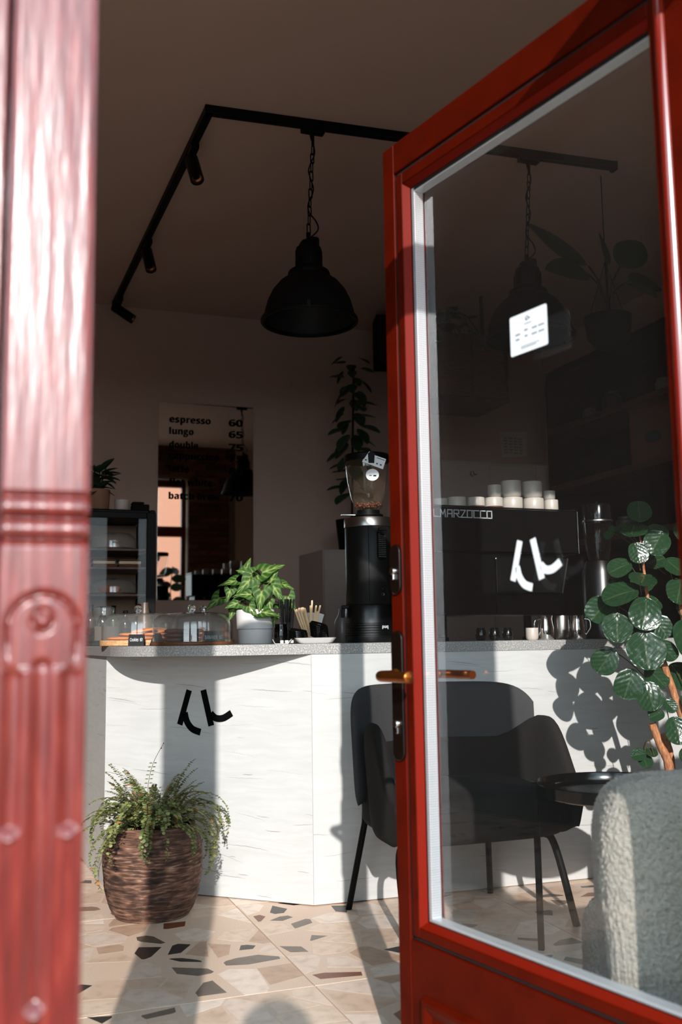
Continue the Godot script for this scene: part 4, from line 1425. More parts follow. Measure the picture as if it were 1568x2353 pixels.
func pendant(rim: Vector3, top: Vector3, label: String, group: String) -> void:
	var t := thing("pendant_lamp", label, "lamp", rim, 0.0, group)
	var g := Geo.new()
	# dome: outer skin and inner enamel
	var prof := [Vector2(0.192, 0.006), Vector2(0.188, 0.035), Vector2(0.176, 0.080), Vector2(0.155, 0.125), Vector2(0.125, 0.163), Vector2(0.085, 0.192)]
	g.lathe(prof, 48)
	part(t, "shade", g, mat(Color(0.055, 0.048, 0.044), 0.6, 0.0, 0.2))
	var inner := Geo.new()
	var ip := []
	for p in prof:
		ip.append(Vector2(p.x - 0.004, p.y - 0.002))
	ip.append(Vector2(0.0, 0.19))
	inner.lathe(ip, 48)
	part(t, "lining", inner, mat(Color(0.13, 0.13, 0.13), 0.5, 0.0, 0.3))
	var r := Geo.new()
	r.lathe([Vector2(0.190, 0.008), Vector2(0.200, 0.010), Vector2(0.2045, 0.004), Vector2(0.2045, -0.006), Vector2(0.200, -0.011), Vector2(0.190, -0.008)], 48)
	part(t, "rim", r, M.black_metal)
	for k in 3:
		var cl := Geo.new()
		cl.box(Vector3(), Vector3(0.016, 0.026, 0.010), 0.002)
		var o := part(t, "clip", cl, M.black_metal)
		var a := 1.9 + k * TAU / 3
		o.transform = Transform3D(Basis(Vector3.UP, -a + PI / 2), Vector3(cos(a) * 0.2, 0.010, sin(a) * 0.2))
	var n := Geo.new()
	n.lathe([Vector2(0.088, 0.186), Vector2(0.090, 0.200), Vector2(0.086, 0.212), Vector2(0.072, 0.222), Vector2(0.060, 0.226), Vector2(0.058, 0.228), Vector2(0.057, 0.30), Vector2(0.053, 0.316), Vector2(0.044, 0.322), Vector2(0.040, 0.334), Vector2(0.030, 0.348), Vector2(0, 0.35)], 32)
	part(t, "housing", n, M.black_metal)
	for k in 6:
		var f := Geo.new()
		f.box(Vector3(0.058, 0.262, 0), Vector3(0.008, 0.066, 0.010), 0.003)
		var o := part(t, "fin", f, M.black_metal)
		o.rotation.y = k * TAU / 6 + 0.3
	var jb := Geo.new()
	jb.box(Vector3(0.018, 0.335, 0.0), Vector3(0.048, 0.06, 0.05), 0.008)
	jb.tube([Vector3(0.0, 0.35, 0), Vector3(0.0, 0.385, 0)], 0.010, 12)
	part(t, "junction_box", jb, M.black_metal)
	# chain up to the track, with the cable looped through it
	var end := top - rim
	var y0 := 0.385
	var y1 := end.y - 0.11
	var link := Geo.new()
	var lp := []
	for k in 16:
		var a := TAU * k / 16
		lp.append(Vector3(cos(a) * 0.008, sin(a) * 0.008 + (0.013 if sin(a) > 0 else -0.013), 0))
	link.tube(lp, 0.0026, 6, true)
	var lmesh := link.mesh()
	var cnt := int((y1 - y0) / 0.0345)
	for k in cnt:
		var o := part(t, "chain_link", lmesh, M.black_metal)
		var f := (k + 0.5) / cnt
		o.position = Vector3(end.x * f, lerpf(y0, y1, f), end.z * f)
		o.rotation.y = 0.25 + (PI / 2 if k % 2 else 0.0)
		o.scale = Vector3(1, (y1 - y0) / cnt / 0.0345, 1)
	var cab := Geo.new()
	var cp := []
	for k in 15:
		var f := k / 14.0
		var off := 0.012 * sin(f * 19.0) + (0.030 * exp(-pow((f - 0.10) / 0.09, 2.0)))
		cp.append(Vector3(end.x * f + off, lerpf(y0 - 0.02, y1 + 0.1, f), end.z * f + 0.006))
	cab.tube(curve(cp, 60), 0.0032, 6)
	part(t, "cable", cab, M.black_matt)
	var ad := Geo.new()
	ad.box(end + Vector3(0, -0.045, 0), Vector3(0.10, 0.024, 0.036), 0.003)
	ad.tube([end + Vector3(0, -0.05, 0), end + Vector3(0, -0.115, 0)], 0.0065, 10)
	part(t, "track_adapter", ad, M.black_metal)

# ---------------------------------------------------------------- things on the worktop
const TOPY := 0.951

func dome_geo(r: float, h: float) -> Geo:
	var g := Geo.new()
	var c := 0.045
	var prof := [Vector2(r, 0.0), Vector2(r, h - c)]
	for k in range(1, 8):
		var a := PI / 2 * k / 7
		prof.append(Vector2(r - c + cos(a) * c, h - c + sin(a) * c))
	prof.append(Vector2(r * 0.35, h + 0.004))
	prof.append(Vector2(r * 0.18, h + 0.001))
	prof.append(Vector2(0.012, h - 0.002))
	prof.append(Vector2(0.0, h - 0.002))
	g.lathe(prof, 56)
	var inner := []
	for p: Vector2 in prof:
		inner.append(Vector2(maxf(p.x - 0.0035, 0.0), p.y - 0.0035 if p.y > 0.0 else 0.0))
	inner.reverse()
	g.lathe(inner, 56)
	return g
func cake_dome(called: String, label: String, at: Vector3, r: float, h: float, loaf: bool) -> void:
	var t := thing(called, label, "cake dome", at)
	var b := Geo.new()
	b.lathe([Vector2(0, 0), Vector2(r * 1.02, 0), Vector2(r * 1.02, 0.008), Vector2(0, 0.008)], 32)
	part(t, "plate", b, M.dark_wood)
	var d := part(t, "cover", dome_geo(r, h), M.clear)
	d.position.y = 0.009
	if loaf:
		var g := Geo.new()
		g.ball(Vector3(-0.02, 0.028, 0.02), Vector3(0.06, 0.022, 0.035), 18, 10)
		part(t, "loaf", g, mat(Color(0.62, 0.30, 0.12), 0.6))

func tent_card(at: Vector3, w: float, h: float, turn: float, words: String, label: String) -> void:
	var t := thing("price_card", label, "price card", at, turn)
	var g := Geo.new()
	var z := h * 0.42
	for s in [1.0, -1.0]:
		g.xf = Transform3D(Basis(Vector3.RIGHT, -s * atan2(z, h)), Vector3(0, 0, s * z))
		g.box(Vector3(0, h * 0.54, 0), Vector3(w, h * 1.08, 0.0012), 0.0004)
	part(t, "card", g, mat(Color(0.035, 0.035, 0.037), 0.75))
	if words != "":
		var tm := text_mesh(words, h * 0.30, 0.0004, "Droid Sans", false)
		var o := part(t, "chalk_lettering", tm, mat(Color(0.88, 0.90, 0.92), 0.9))
		var bb := tm.get_aabb()
		var sc := w * 0.78 / bb.size.x
		o.transform = Transform3D(Basis(Vector3.RIGHT, -atan2(z, h)), Vector3(0, 0, z)) * Transform3D(Basis().scaled(Vector3(sc, 1, 1)), Vector3(-w * 0.39 - bb.position.x * sc, h * 0.42 - bb.position.y, 0.0012))

func cookie_mesh(r: float, th: float, seed_: int) -> ArrayMesh:
	var n := FastNoiseLite.new()
	n.seed = seed_
	n.frequency = 0.35
	var g := Geo.new()
	var rows := []
	for i in 9:
		var t := i / 8.0
		var row := []
		for k in 18:
			var a := TAU * k / 18
			var rr := r * sin(PI * clampf(t, 0.0, 1.0)) if false else r * pow(sin(PI * t), 0.45)
			var y := th * (0.5 - 0.5 * cos(PI * t))
			var w := 1.0 + 0.10 * n.get_noise_3d(cos(a) * 4, t * 3, sin(a) * 4)
			row.append(Vector3(cos(a) * rr * w, y * (1.0 + 0.12 * n.get_noise_3d(cos(a) * 9, t * 5, sin(a) * 9)), sin(a) * rr * w))
		rows.append(row)
	g.grid(rows, false, true, true)
	return g.mesh()

func worktop_things() -> void:
	var pale_wood: StandardMaterial3D = M.wood
	# first cake stand: thick pale board, biscuits, dome
	var d1 := Vector3(0.622, TOPY, -4.19)
	var b := Geo.new()
	b.lathe([Vector2(0, 0), Vector2(0.150, 0), Vector2(0.154, 0.003), Vector2(0.154, 0.021), Vector2(0.150, 0.024), Vector2(0, 0.024)], 48)
	single("cake_board", b, pale_wood, "thick pale wooden board under the near-left glass dome", "board", d1)
	var dm := thing("glass_dome", "clear glass cake dome over flat biscuits on the thick board", "dome", d1 + Vector3(0, 0.0245, 0), 0.0, "glass domes on the bar")
	part(dm, "cover", dome_geo(0.148, 0.106), M.clear)
	knob(dm, 0.106)
	var biscuit := mat(Color(0.86, 0.53, 0.28), 0.75)
	var bm := cookie_mesh(0.055, 0.013, 2)
	var spots := [Vector3(-0.075, 0.0, 0.03), Vector3(0.0, 0.0, 0.06), Vector3(0.07, 0.0, 0.03), Vector3(-0.03, 0.0158, 0.04), Vector3(0.055, 0.0158, 0.045), Vector3(0.02, 0.0325, 0.05), Vector3(0.075, 0.0335, -0.03), Vector3(0.0, 0.0, -0.07)]
	var bl := ["flat golden biscuit at the left edge of the thick board", "flat golden biscuit at the front of the thick board", "flat golden biscuit low at the right of the thick board", "golden biscuit in the second layer, left, under the first dome", "golden biscuit in the second layer, right, under the first dome", "golden biscuit leaning on top of the pile under the first dome", "uppermost golden biscuit at the right under the first dome", "flat golden biscuit at the back of the thick board"]
	for k in spots.size():
		var o := single("biscuit", bm, biscuit, bl[k], "biscuit", d1 + Vector3(0, 0.0246, 0) + spots[k], k * 1.3, "biscuits under the first dome")
		if k >= 5 and k < 7:
			o.rotation.z = 0.16
	# second stand: low dark-edged board, chocolate cookies in stacks
	var d2 := Vector3(0.779, TOPY, -3.858)
	var b2 := Geo.new()
	b2.lathe([Vector2(0, 0), Vector2(0.152, 0), Vector2(0.155, 0.003), Vector2(0.155, 0.011), Vector2(0.152, 0.013), Vector2(0, 0.013)], 48)
	single("cake_board", b2, mat(Color(0.42, 0.25, 0.15), 0.6), "thin brown board under the middle glass dome", "board", d2)
	var dm2 := thing("glass_dome", "clear glass cake dome over dark chocolate cookies", "dome", d2 + Vector3(0, 0.0135, 0), 0.0, "glass domes on the bar")
	part(dm2, "cover", dome_geo(0.150, 0.108), M.clear)
	knob(dm2, 0.108)
	var choc := [mat(Color(0.22, 0.11, 0.07), 0.8), mat(Color(0.42, 0.22, 0.12), 0.8)]
	var ck := cookie_mesh(0.036, 0.016, 5)
	for s in 4:
		var p: Vector3 = [Vector3(-0.085, 0, 0.05), Vector3(-0.012, 0, 0.075), Vector3(-0.06, 0, -0.03), Vector3(-0.02, 0, -0.095)][s]
		var side: String = ["in the left stack", "in the front stack", "in the middle stack", "in the back stack"][s]
		for k in 3:
			single("chocolate_cookie", ck, choc[1 if s == 0 else 0], "%s %s under the middle dome" % [["bottom cookie", "middle cookie", "top cookie"][k], side], "cookie", d2 + Vector3(0.003 * k, 0.0136 + k * 0.0165, 0.002 * k) + p, s + k * 0.9, "cookies under the middle dome")
	# third stand behind
	var d3 := Vector3(0.962, TOPY, -4.50)
	var b3 := Geo.new()
	b3.lathe([Vector2(0, 0), Vector2(0.138, 0), Vector2(0.142, 0.003), Vector2(0.142, 0.020), Vector2(0.138, 0.022), Vector2(0, 0.022)], 48)
	single("cake_board", b3, pale_wood, "pale wooden board under the rearmost glass dome", "board", d3)
	var dm3 := thing("glass_dome", "rearmost clear glass dome, half hidden, over golden buns", "dome", d3 + Vector3(0, 0.0225, 0), 0.0, "glass domes on the bar")
	part(dm3, "cover", dome_geo(0.136, 0.118), M.clear)
	knob(dm3, 0.118)
	for k in 4:
		var g := Geo.new()
		g.ball(Vector3(0, 0.024, 0), Vector3(0.040, 0.024, 0.036), 18, 10)
		var bp: Vector3 = [Vector3(0.085, 0, 0.03), Vector3(0.0, 0, 0.06), Vector3(-0.07, 0, 0.0), Vector3(0.03, 0, -0.06)][k]
		single("bun", g, mat(Color(0.76, 0.40, 0.15), 0.5), ["golden bun nearest the plant pot under the rear dome", "golden bun at the front under the rear dome", "golden bun at the left under the rear dome", "golden bun at the back under the rear dome"][k], "bun", d3 + Vector3(0, 0.0226, 0) + bp, 0.0, "buns under the rear dome")
	tent_card(Vector3(0.590, TOPY, -4.005), 0.062, 0.046, -0.30, "Cookies  60", "small black tent card chalked Cookies 60, before the first dome")
	tent_card(Vector3(0.900, TOPY, -4.012), 0.090, 0.056, -0.15, "BANANEK  60", "black tent card chalked with a price, seen through the middle dome")
	tent_card(Vector3(0.672, TOPY, -4.010), 0.05, 0.05, -1.2, "", "blank dark tent card edge-on between two domes")
	# big swing-top jar at the far left
	var bj := thing("glass_jar", "large clear glass jar with paper label at the left end of the bar", "jar", Vector3(0.535, TOPY, -4.63))
	var jg := Geo.new()
	jg.lathe([Vector2(0, 0.002), Vector2(0.064, 0.002), Vector2(0.070, 0.010), Vector2(0.070, 0.10), Vector2(0.062, 0.128), Vector2(0.044, 0.140), Vector2(0.044, 0.160)], 36)
	part(bj, "body", jg, M.clear)
	var lbl := Geo.new()
	lbl.lathe([Vector2(0.0706, 0.025), Vector2(0.0706, 0.088)], 20, 40, 0.4, 2.3)
	part(bj, "paper_label", lbl, mat(Color(0.36, 0.33, 0.31), 0.8))
	var jl := Geo.new()
	jl.lathe([Vector2(0, 0.158), Vector2(0.048, 0.158), Vector2(0.048, 0.172), Vector2(0.02, 0.18), Vector2(0, 0.18)], 28)
	part(bj, "lid", jl, M.clear)
	syngonium()
	stirrers_and_lids()
	grinder()

func knob(t: Node3D, y: float) -> void:
	var k := Geo.new()
	k.lathe([Vector2(0, y - 0.002), Vector2(0.010, y - 0.002), Vector2(0.008, y + 0.004), Vector2(0.007, y + 0.008)], 18)
	k.ball(Vector3(0, y + 0.021, 0), Vector3(0.0165, 0.0155, 0.0165), 20, 12)
	part(t, "knob", k, solid_glass())

func syngonium() -> void:
	var t := thing("arrowhead_plant", "variegated arrowhead plant in a white ceramic pot on the bar", "plant", Vector3(1.106, TOPY, -4.125), deg_to_rad(-20))
	t.scale = Vector3.ONE * 1.10
	var white := mat(Color(0.86, 0.85, 0.84), 0.45)
	var g := Geo.new()
	g.lathe([Vector2(0, 0), Vector2(0.062, 0), Vector2(0.065, 0.003), Vector2(0.067, 0.053), Vector2(0.066, 0.056)], 40)
	part(t, "saucer_base", g, white)
	var u := Geo.new()
	u.lathe([Vector2(0.066, 0.0565), Vector2(0.071, 0.058), Vector2(0.0735, 0.128), Vector2(0.072, 0.131), Vector2(0.068, 0.130), Vector2(0.066, 0.118), Vector2(0, 0.116)], 40)
	part(t, "pot", u, white)
	var soil := Geo.new()
	soil.ball(Vector3(0, 0.112, 0), Vector3(0.066, 0.01, 0.066), 20, 6)
	part(t, "soil", soil, mat(Color(0.08, 0.055, 0.04), 0.95))
	var lm := leaf_material(0.58, 0.35, 0.3)
	var kinds := []
	for k in 4:
		kinds.append(leaf_mesh(1.0, 0.86, "arrow", 0.06 + 0.05 * k, 0.10, 11 + k, 30, 26))
	# drawn as [right, up, forward offset in cm, length, tip direction in degrees, tilt towards the viewer]
	var list := [[540, 240, 1, 0.098, 18, 0.6], [458, 297, 4, 0.082, 225, 0.9], [460, 250, 1, 0.065, 165, 0.7], [405, 235, -1, 0.062, 70, 0.8], [340, 300, 2, 0.075, 196, 0.45], [300, 370, 2, 0.055, 255, 0.9], [545, 385, 6, 0.088, 262, 0.95], [465, 410, 5, 0.070, 178, 0.6], [215, 430, 1, 0.075, 222, 0.6], [625, 345, 4, 0.078, -58, 0.85], [600, 320, 1, 0.070, 62, 0.7], [735, 430, 3, 0.068, -62, 0.9], [450, 500, 6, 0.060, -55, 0.95], [545, 540, 6, 0.080, -12, 0.5], [330, 370, 1, 0.045, 95, 0.8], [610, 290, -3, 0.065, 82, 0.7], [325, 500, 0, 0.060, 250, 0.8], [690, 330, 0, 0.055, -22, 0.5], [640, 570, 3, 0.045, 262, 0.9], [400, 430, -2, 0.07, 150, 0.5], [660, 470, -3, 0.075, -30, 0.5], [520, 330, -4, 0.08, 110, 0.6], [360, 470, 3, 0.06, 200, 0.7], [590, 450, 2, 0.06, -80, 0.8]]
	var k := 0
	for l in list:
		var px: float = 440 + l[0] * 0.306
		var py: float = 1240 + l[1] * 0.306
		var p := Vector3((px - 588) * 0.00167, (1479 - py) * 0.00167, l[2] * 0.012)
		var a := deg_to_rad(l[4])
		var tilt: float = l[5]
		var dir := Vector3(cos(a), sin(a), 0.15)
		var up := Vector3(0.05 * ((k % 3) - 1), 1.0 - tilt, tilt)
		var o := part(t, "leaf", kinds[k % 4], lm)
		var bs := aim(dir, up)
		var ls: float = l[3] * 0.97
		o.transform = Transform3D(bs * Basis.from_scale(Vector3(ls, ls, ls * 1.02)), p)
		var s := Geo.new()
		var root := Vector3(0.012 * cos(k * 2.4), 0.115, 0.012 * sin(k * 2.4))
		s.tube(curve([root, root.lerp(p, 0.5) + Vector3(0, 0.03, 0), p], 8), 0.0018, 5)
		part(t, "petiole", s, mat(Color(0.38, 0.42, 0.20), 0.6))
		k += 1

func stirrers_and_lids() -> void:
	# conical glass with wooden stirrers and paper sachets
	var at := Vector3(1.290, TOPY, -3.935)
	var gl := Geo.new()
	gl.lathe([Vector2(0, 0.003), Vector2(0.018, 0.003), Vector2(0.020, 0.008), Vector2(0.036, 0.074), Vector2(0.0365, 0.076)], 28)
	single("stirrer_glass", gl, M.clear, "small conical glass holding wooden stirrers and sachets", "glass", at)
	var stick := Geo.new()
	var o := []
	for k in 7:
		var a := PI * k / 6
		o.append(Vector2(cos(a) * 0.0033, 0.148 + sin(a) * 0.0033))
	o.append_array([Vector2(-0.0033, 0), Vector2(0.0033, 0)])
	stick.prism(o, 0.0016)
	var sm := stick.mesh()
	var birch := mat(Color(0.94, 0.79, 0.61), 0.75)
	var bs := [[-0.37, 0.05, 0.93], [-0.35, -0.05, 0.95], [-0.33, 0.1, 0.94], [-0.31, 0.0, 0.97], [-0.29, 0.08, 0.97], [-0.27, -0.06, 0.98], [-0.25, 0.04, 0.97], [-0.23, 0.1, 0.95], [0.01, 0.05, 0.99], [0.045, 0.0, 1.13], [0.15, 0.04, 1.0], [0.25, 0.02, 1.02], [-0.33, 0.12, 0.94], [0.20, -0.05, 0.85]]
	for k in bs.size():
		var e := single("wooden_stirrer", sm, birch, "", "stirrer", at, 0.0, "wooden stirrers in the conical glass")
		var d := Vector3(bs[k][0], 1, bs[k][1]).rotated(Vector3.UP, deg_to_rad(-20)).normalized()
		var side := Vector3(0.94, 0, 0.34)
		var z := side.cross(d).normalized()
		e.transform = Transform3D(Basis(d.cross(z), d * bs[k][2], z), at + Vector3(0, 0.006, 0) + Vector3(0.94, 0, 0.34) * (bs[k][0] * 0.02 + ((k - 3.5) * 0.0031 + 0.004 if k < 8 else 0.0)) + z * (0.0019 * (k % 5) - 0.004))
		e.set_meta("label", ["stirrer at the far left of the fan in the conical glass", "second stirrer from the left in the conical glass", "third stirrer from the left in the conical glass", "fourth stirrer from the left in the conical glass", "fifth stirrer from the left in the conical glass", "sixth stirrer from the left in the conical glass", "seventh stirrer from the left, in the leaning bundle", "eighth stirrer from the left, at the bundle's right edge", "upright stirrer left of the tallest one", "tallest upright wooden stirrer in the conical glass", "stirrer leaning slightly right of the tallest one", "thin stirrer leaning furthest right in the conical glass", "stirrer at the back of the leaning bundle", "short stirrer behind the right-leaning ones"][k])
	var sach := mat(Color(0.84, 0.82, 0.79), 0.8)
	var sl := ["white sugar sachet at the left behind the stirrers", "white sugar sachet just left of the tallest stirrer", "white sugar sachet just right of the tallest stirrer", "white sugar sachet leaning out at the far right"]
	for k in 4:
		var g := Geo.new()
		g.box(Vector3(0, 0.058, 0), Vector3(0.021, 0.116, 0.003), 0.001)
		var e := single("sugar_sachet", g, sach, sl[k], "sachet", at, 0.0, "sachets in the conical glass")
		var lean: float = [-0.28, -0.02, 0.10, 0.30][k]
		e.transform = Transform3D(Basis(Vector3.UP, deg_to_rad(-20)) * Basis(Vector3.BACK, -lean), at + Vector3(0, 0.010, 0) + Vector3(0.94, 0, 0.34) * lean * 0.045 + Vector3(0.12, 0, -0.3) * 0.02)
	# black cup lids in two leaning stacks on a white tray
	var tr := Geo.new()
	tr.xf = Transform3D(Basis(Vector3.UP, deg_to_rad(-20)), Vector3())
	var rim := []
	for ring in [[0.056, 0.030, 0.0], [0.066, 0.038, 0.004], [0.080, 0.050, 0.021], [0.081, 0.051, 0.022]]:
		var row := []
		for p in rounded(ring[0] * 2, ring[1] * 2, 0.016, 5):
			row.append(Vector3(p.x, ring[2], p.y))
		rim.append(row)
	tr.grid(rim, false, true, false)
	var low: Array = rim[0]
	for k in low.size():
		tr.flat(Vector3(0, 0.0005, 0), low[k], low[(k + 1) % low.size()], Vector3.UP)
	single("lid_tray", tr, mat(Color(0.80, 0.79, 0.78), 0.5), "white tray at the bar edge holding black cup lids", "tray", Vector3(1.224, TOPY, -3.672))
	var lid := Geo.new()
	lid.lathe([Vector2(0.036, 0.0), Vector2(0.0395, 0.001), Vector2(0.0395, 0.004), Vector2(0.0365, 0.006), Vector2(0.034, 0.013), Vector2(0.031, 0.0145), Vector2(0.029, 0.012), Vector2(0, 0.0115)], 32)
	var lm := lid.mesh()
	for k in 9:
		var e := single("cup_cover", lm, M.black_gloss, "black plastic cup lid number %s up in the right-hand leaning stack" % ["one", "two", "three", "four", "five", "six", "seven", "eight", "nine"][k], "lid", Vector3(), 0.0, "black cup lids in the leaning stacks")
		e.transform = Transform3D(Basis(Vector3(0.34, 0, -0.94), 0.26) * Basis(Vector3.RIGHT, 0.10), Vector3(1.262 - 0.0011 * k, TOPY + 0.019 + 0.0058 * k, -3.735 + 0.0015 * k))
	for k in 6:
		var e := single("cup_cover", lm, M.black_gloss, "black plastic cup lid number %s up in the stack beside the dark jars" % ["one", "two", "three", "four", "five", "six"][k], "lid", Vector3(), 0.0, "black cup lids in the leaning stacks")
		e.transform = Transform3D(Basis(Vector3(0.34, 0, -0.94), 0.16), Vector3(1.178 - 0.001 * k, TOPY + 0.014 + 0.0058 * k, -3.742 + 0.001 * k))
	# dark jars of straws, and a small dish with sugar
	var jar := Geo.new()
	jar.lathe([Vector2(0, 0.002), Vector2(0.030, 0.002), Vector2(0.032, 0.006), Vector2(0.034, 0.085), Vector2(0.0345, 0.088)], 28)
	var jt := thing("straw_jar", "clear glass tumbler of black straws behind the plant pot", "tumbler", Vector3(1.215, TOPY, -4.02))
	part(jt, "glass", jar, M.clear)
	var sg := Geo.new()
	sg.tube([Vector3(0, 0.004, 0), Vector3(0, 0.185, 0)], 0.0034, 8)
	var sgm := sg.mesh()
	for k in 14:
		var a := k * 2.4
		var rr := 0.005 + 0.017 * sqrt(k / 14.0)
		var e := single("black_straw", sgm, M.black_gloss, "black drinking straw in the tumbler behind the plant pot", "straw", Vector3(), 0.0, "black straws in the tumbler")
		e.transform = Transform3D(Basis(Vector3(sin(a), 0, -cos(a)), 0.06 * rr / 0.02), Vector3(1.215 + cos(a) * rr, TOPY, -4.02 + sin(a) * rr))
	var sj := Geo.new()
	sj.lathe([Vector2(0, 0), Vector2(0.026, 0), Vector2(0.028, 0.004), Vector2(0.028, 0.062), Vector2(0.025, 0.068), Vector2(0.026, 0.078), Vector2(0, 0.078)], 24)
	single("spice_shaker", sj, M.black_gloss, "dark lidded shaker between the plant pot and the lids", "shaker", Vector3(1.128, TOPY, -3.815))
	var ds := Geo.new()
	ds.xf = Transform3D(Basis(Vector3.UP, deg_to_rad(-20)), Vector3())
	ds.prism([Vector2(-0.034, 0.018), Vector2(-0.024, 0), Vector2(0.026, 0), Vector2(0.04, 0.018), Vector2(0.038, 0.018), Vector2(0.025, 0.002), Vector2(-0.023, 0.002), Vector2(-0.032, 0.018)], 0.05, 0.0)
	single("sugar_dish", ds, M.steel, "small folded steel dish beside the plant pot", "dish", Vector3(1.098, TOPY, -3.70))
	for k in 3:
		var g := Geo.new()
		g.box(Vector3(0, 0.006, 0), Vector3(0.013, 0.011, 0.013), 0.0015)
		single("sugar_cube", g, mat(Color(0.88, 0.87, 0.84), 0.8), ["sugar cube nearest the plant pot in the steel dish", "sugar cube in the middle of the steel dish", "sugar cube nearest the lids in the steel dish"][k], "sugar", Vector3(1.091 + 0.017 * k, TOPY + 0.0022, -3.678 + 0.006 * k), 0.3 * k - 0.3, "sugar cubes in the steel dish")

func grinder() -> void:
	var t := thing("coffee_grinder", "tall black coffee grinder with clear bean hopper beside the door edge", "grinder", Vector3(1.492, TOPY, -3.775), deg_to_rad(-12))
	var base := Geo.new()
	var prof := [Vector2(0, 0), Vector2(0.098, 0), Vector2(0.101, 0.004)]
	for k in 5:
		prof.append(Vector2(0.101, 0.028 + k * 0.010))
		prof.append(Vector2(0.0985, 0.030 + k * 0.010))
		prof.append(Vector2(0.0985, 0.035 + k * 0.010))
		prof.append(Vector2(0.101, 0.037 + k * 0.010))
	prof.append_array([Vector2(0.100, 0.10), Vector2(0.098, 0.146), Vector2(0.095, 0.150), Vector2(0, 0.150)])
	base.lathe(prof, 48)
	part(t, "base", base, mat(Color(0.035, 0.036, 0.038), 0.32))
	var arm := Geo.new()
	arm.box(Vector3(-0.105, 0.143, 0.02), Vector3(0.03, 0.014, 0.03), 0.003)
	arm.box(Vector3(-0.115, 0.118, 0.02), Vector3(0.012, 0.036, 0.024), 0.003)
	part(t, "fork", arm, M.black_metal)
	var body := Geo.new()
	body.lathe([Vector2(0.094, 0.1505), Vector2(0.0955, 0.153), Vector2(0.0965, 0.462), Vector2(0.0955, 0.464), Vector2(0, 0.464)], 48)
	part(t, "body", body, mat(Color(0.095, 0.09, 0.086), 0.4, 0.0, 0.3))
	var seam := Geo.new()
	seam.box(Vector3(-0.016, 0.31, 0.0952), Vector3(0.0018, 0.30, 0.003), 0.0)
	part(t, "seam", seam, M.black_matt)
	var ring := Geo.new()
	ring.lathe([Vector2(0.097, 0.464), Vector2(0.0995, 0.466), Vector2(0.0995, 0.500), Vector2(0.097, 0.503), Vector2(0.055, 0.504)], 48)
	part(t, "collar", ring, M.steel, "brushed steel collar")
	var neck := Geo.new()
	neck.lathe([Vector2(0.054, 0.504), Vector2(0.054, 0.512), Vector2(0.062, 0.513), Vector2(0.062, 0.519), Vector2(0.048, 0.521), Vector2(0.048, 0.537)], 32)
	part(t, "neck", neck, M.black_metal)
	var lev := Geo.new()
	lev.box(Vector3(-0.085, 0.516, 0.02), Vector3(0.06, 0.006, 0.012), 0.002)
	part(t, "adjusting_lever", lev, M.chrome)
	# vent slot with ribs
	var slot := Geo.new()
	slot.xf = Transform3D(Basis(Vector3.UP, 0.42), Vector3())
	slot.xf = slot.xf * Transform3D(Basis(), Vector3(0, 0.39, 0.0925))
	slot.prism(rounded(0.044, 0.130, 0.0215, 8), 0.0055, 0.001)
	part(t, "vent_plate", slot, M.black_metal)
	for k in 13:
		var rb := Geo.new()
		rb.xf = Transform3D(Basis(Vector3.UP, 0.42), Vector3()) * Transform3D(Basis(), Vector3(0, 0.340 + k * 0.0075, 0.099))
		rb.box(Vector3(), Vector3(0.036, 0.0034, 0.004), 0.001)
		part(t, "vent_rib", rb, mat(Color(0.32, 0.31, 0.30), 0.4))
	var kn := Geo.new()
	kn.xf = Transform3D(Basis(Vector3.UP, 0.42), Vector3()) * Transform3D(Basis(Vector3.RIGHT, PI / 2), Vector3(0, 0.447, 0.098))
	kn.lathe([Vector2(0, 0.010), Vector2(0.018, 0.010), Vector2(0.0195, 0.007), Vector2(0.0195, 0)], 24)
	kn.box(Vector3(0, 0.012, 0), Vector3(0.034, 0.006, 0.005), 0.001)
	part(t, "dial", kn, mat(Color(0.06, 0.06, 0.062), 0.3))
	for k in 2:
		var bt := Geo.new()
		bt.xf = Transform3D(Basis(Vector3.UP, 0.42), Vector3()) * Transform3D(Basis(Vector3.RIGHT, PI / 2), Vector3(0, 0.19 + k * 0.022, 0.0965))
		if k == 0:
			bt.lathe([Vector2(0.0042, 0.001), Vector2(0.006, 0.0015), Vector2(0.006, 0)], 18)
		else:
			bt.lathe([Vector2(0, 0.001), Vector2(0.002, 0.001), Vector2(0.002, 0)], 12)
		part(t, "button", bt, M.steel)
	var nm := text_mesh("puq", 0.0125, 0.0006)
	var nb := part(t, "lettering", nm, mat(Color(0.80, 0.82, 0.84), 0.6))
	nb.transform = Transform3D(Basis(Vector3.UP, 0.44), Vector3()) * Transform3D(Basis(), Vector3(-0.013, 0.052, 0.1018))
	# hopper with beans, lid and the card clipped to it
	var hop := Geo.new()
	hop.lathe([Vector2(0.044, 0.537), Vector2(0.056, 0.548), Vector2(0.072, 0.60), Vector2(0.084, 0.66), Vector2(0.0905, 0.72), Vector2(0.0915, 0.745)], 44)
	part(t, "hopper", hop, glass(0.05, 0.0, Color(0.7, 0.6, 0.5)))
	var beans := Geo.new()
	var r := RandomNumberGenerator.new()
	r.seed = 4
	for k in 170:
		var a := r.randf() * TAU
		var rr := sqrt(r.randf()) * 0.052
		beans.xf = Transform3D(Basis.from_euler(Vector3(r.randf() * 3, r.randf() * 3, r.randf() * 3)), Vector3(cos(a) * rr, 0.547 + r.randf() * 0.016 + maxf(0.0, rr - 0.04) * 0.8, sin(a) * rr))
		beans.ball(Vector3(), Vector3(0.0058, 0.0036, 0.0042), 7, 5)
	var bo := part(t, "coffee_beans", beans, mat(Color(0.36, 0.16, 0.08), 0.35))
	bo.set_meta("kind", "stuff")
	var lid := Geo.new()
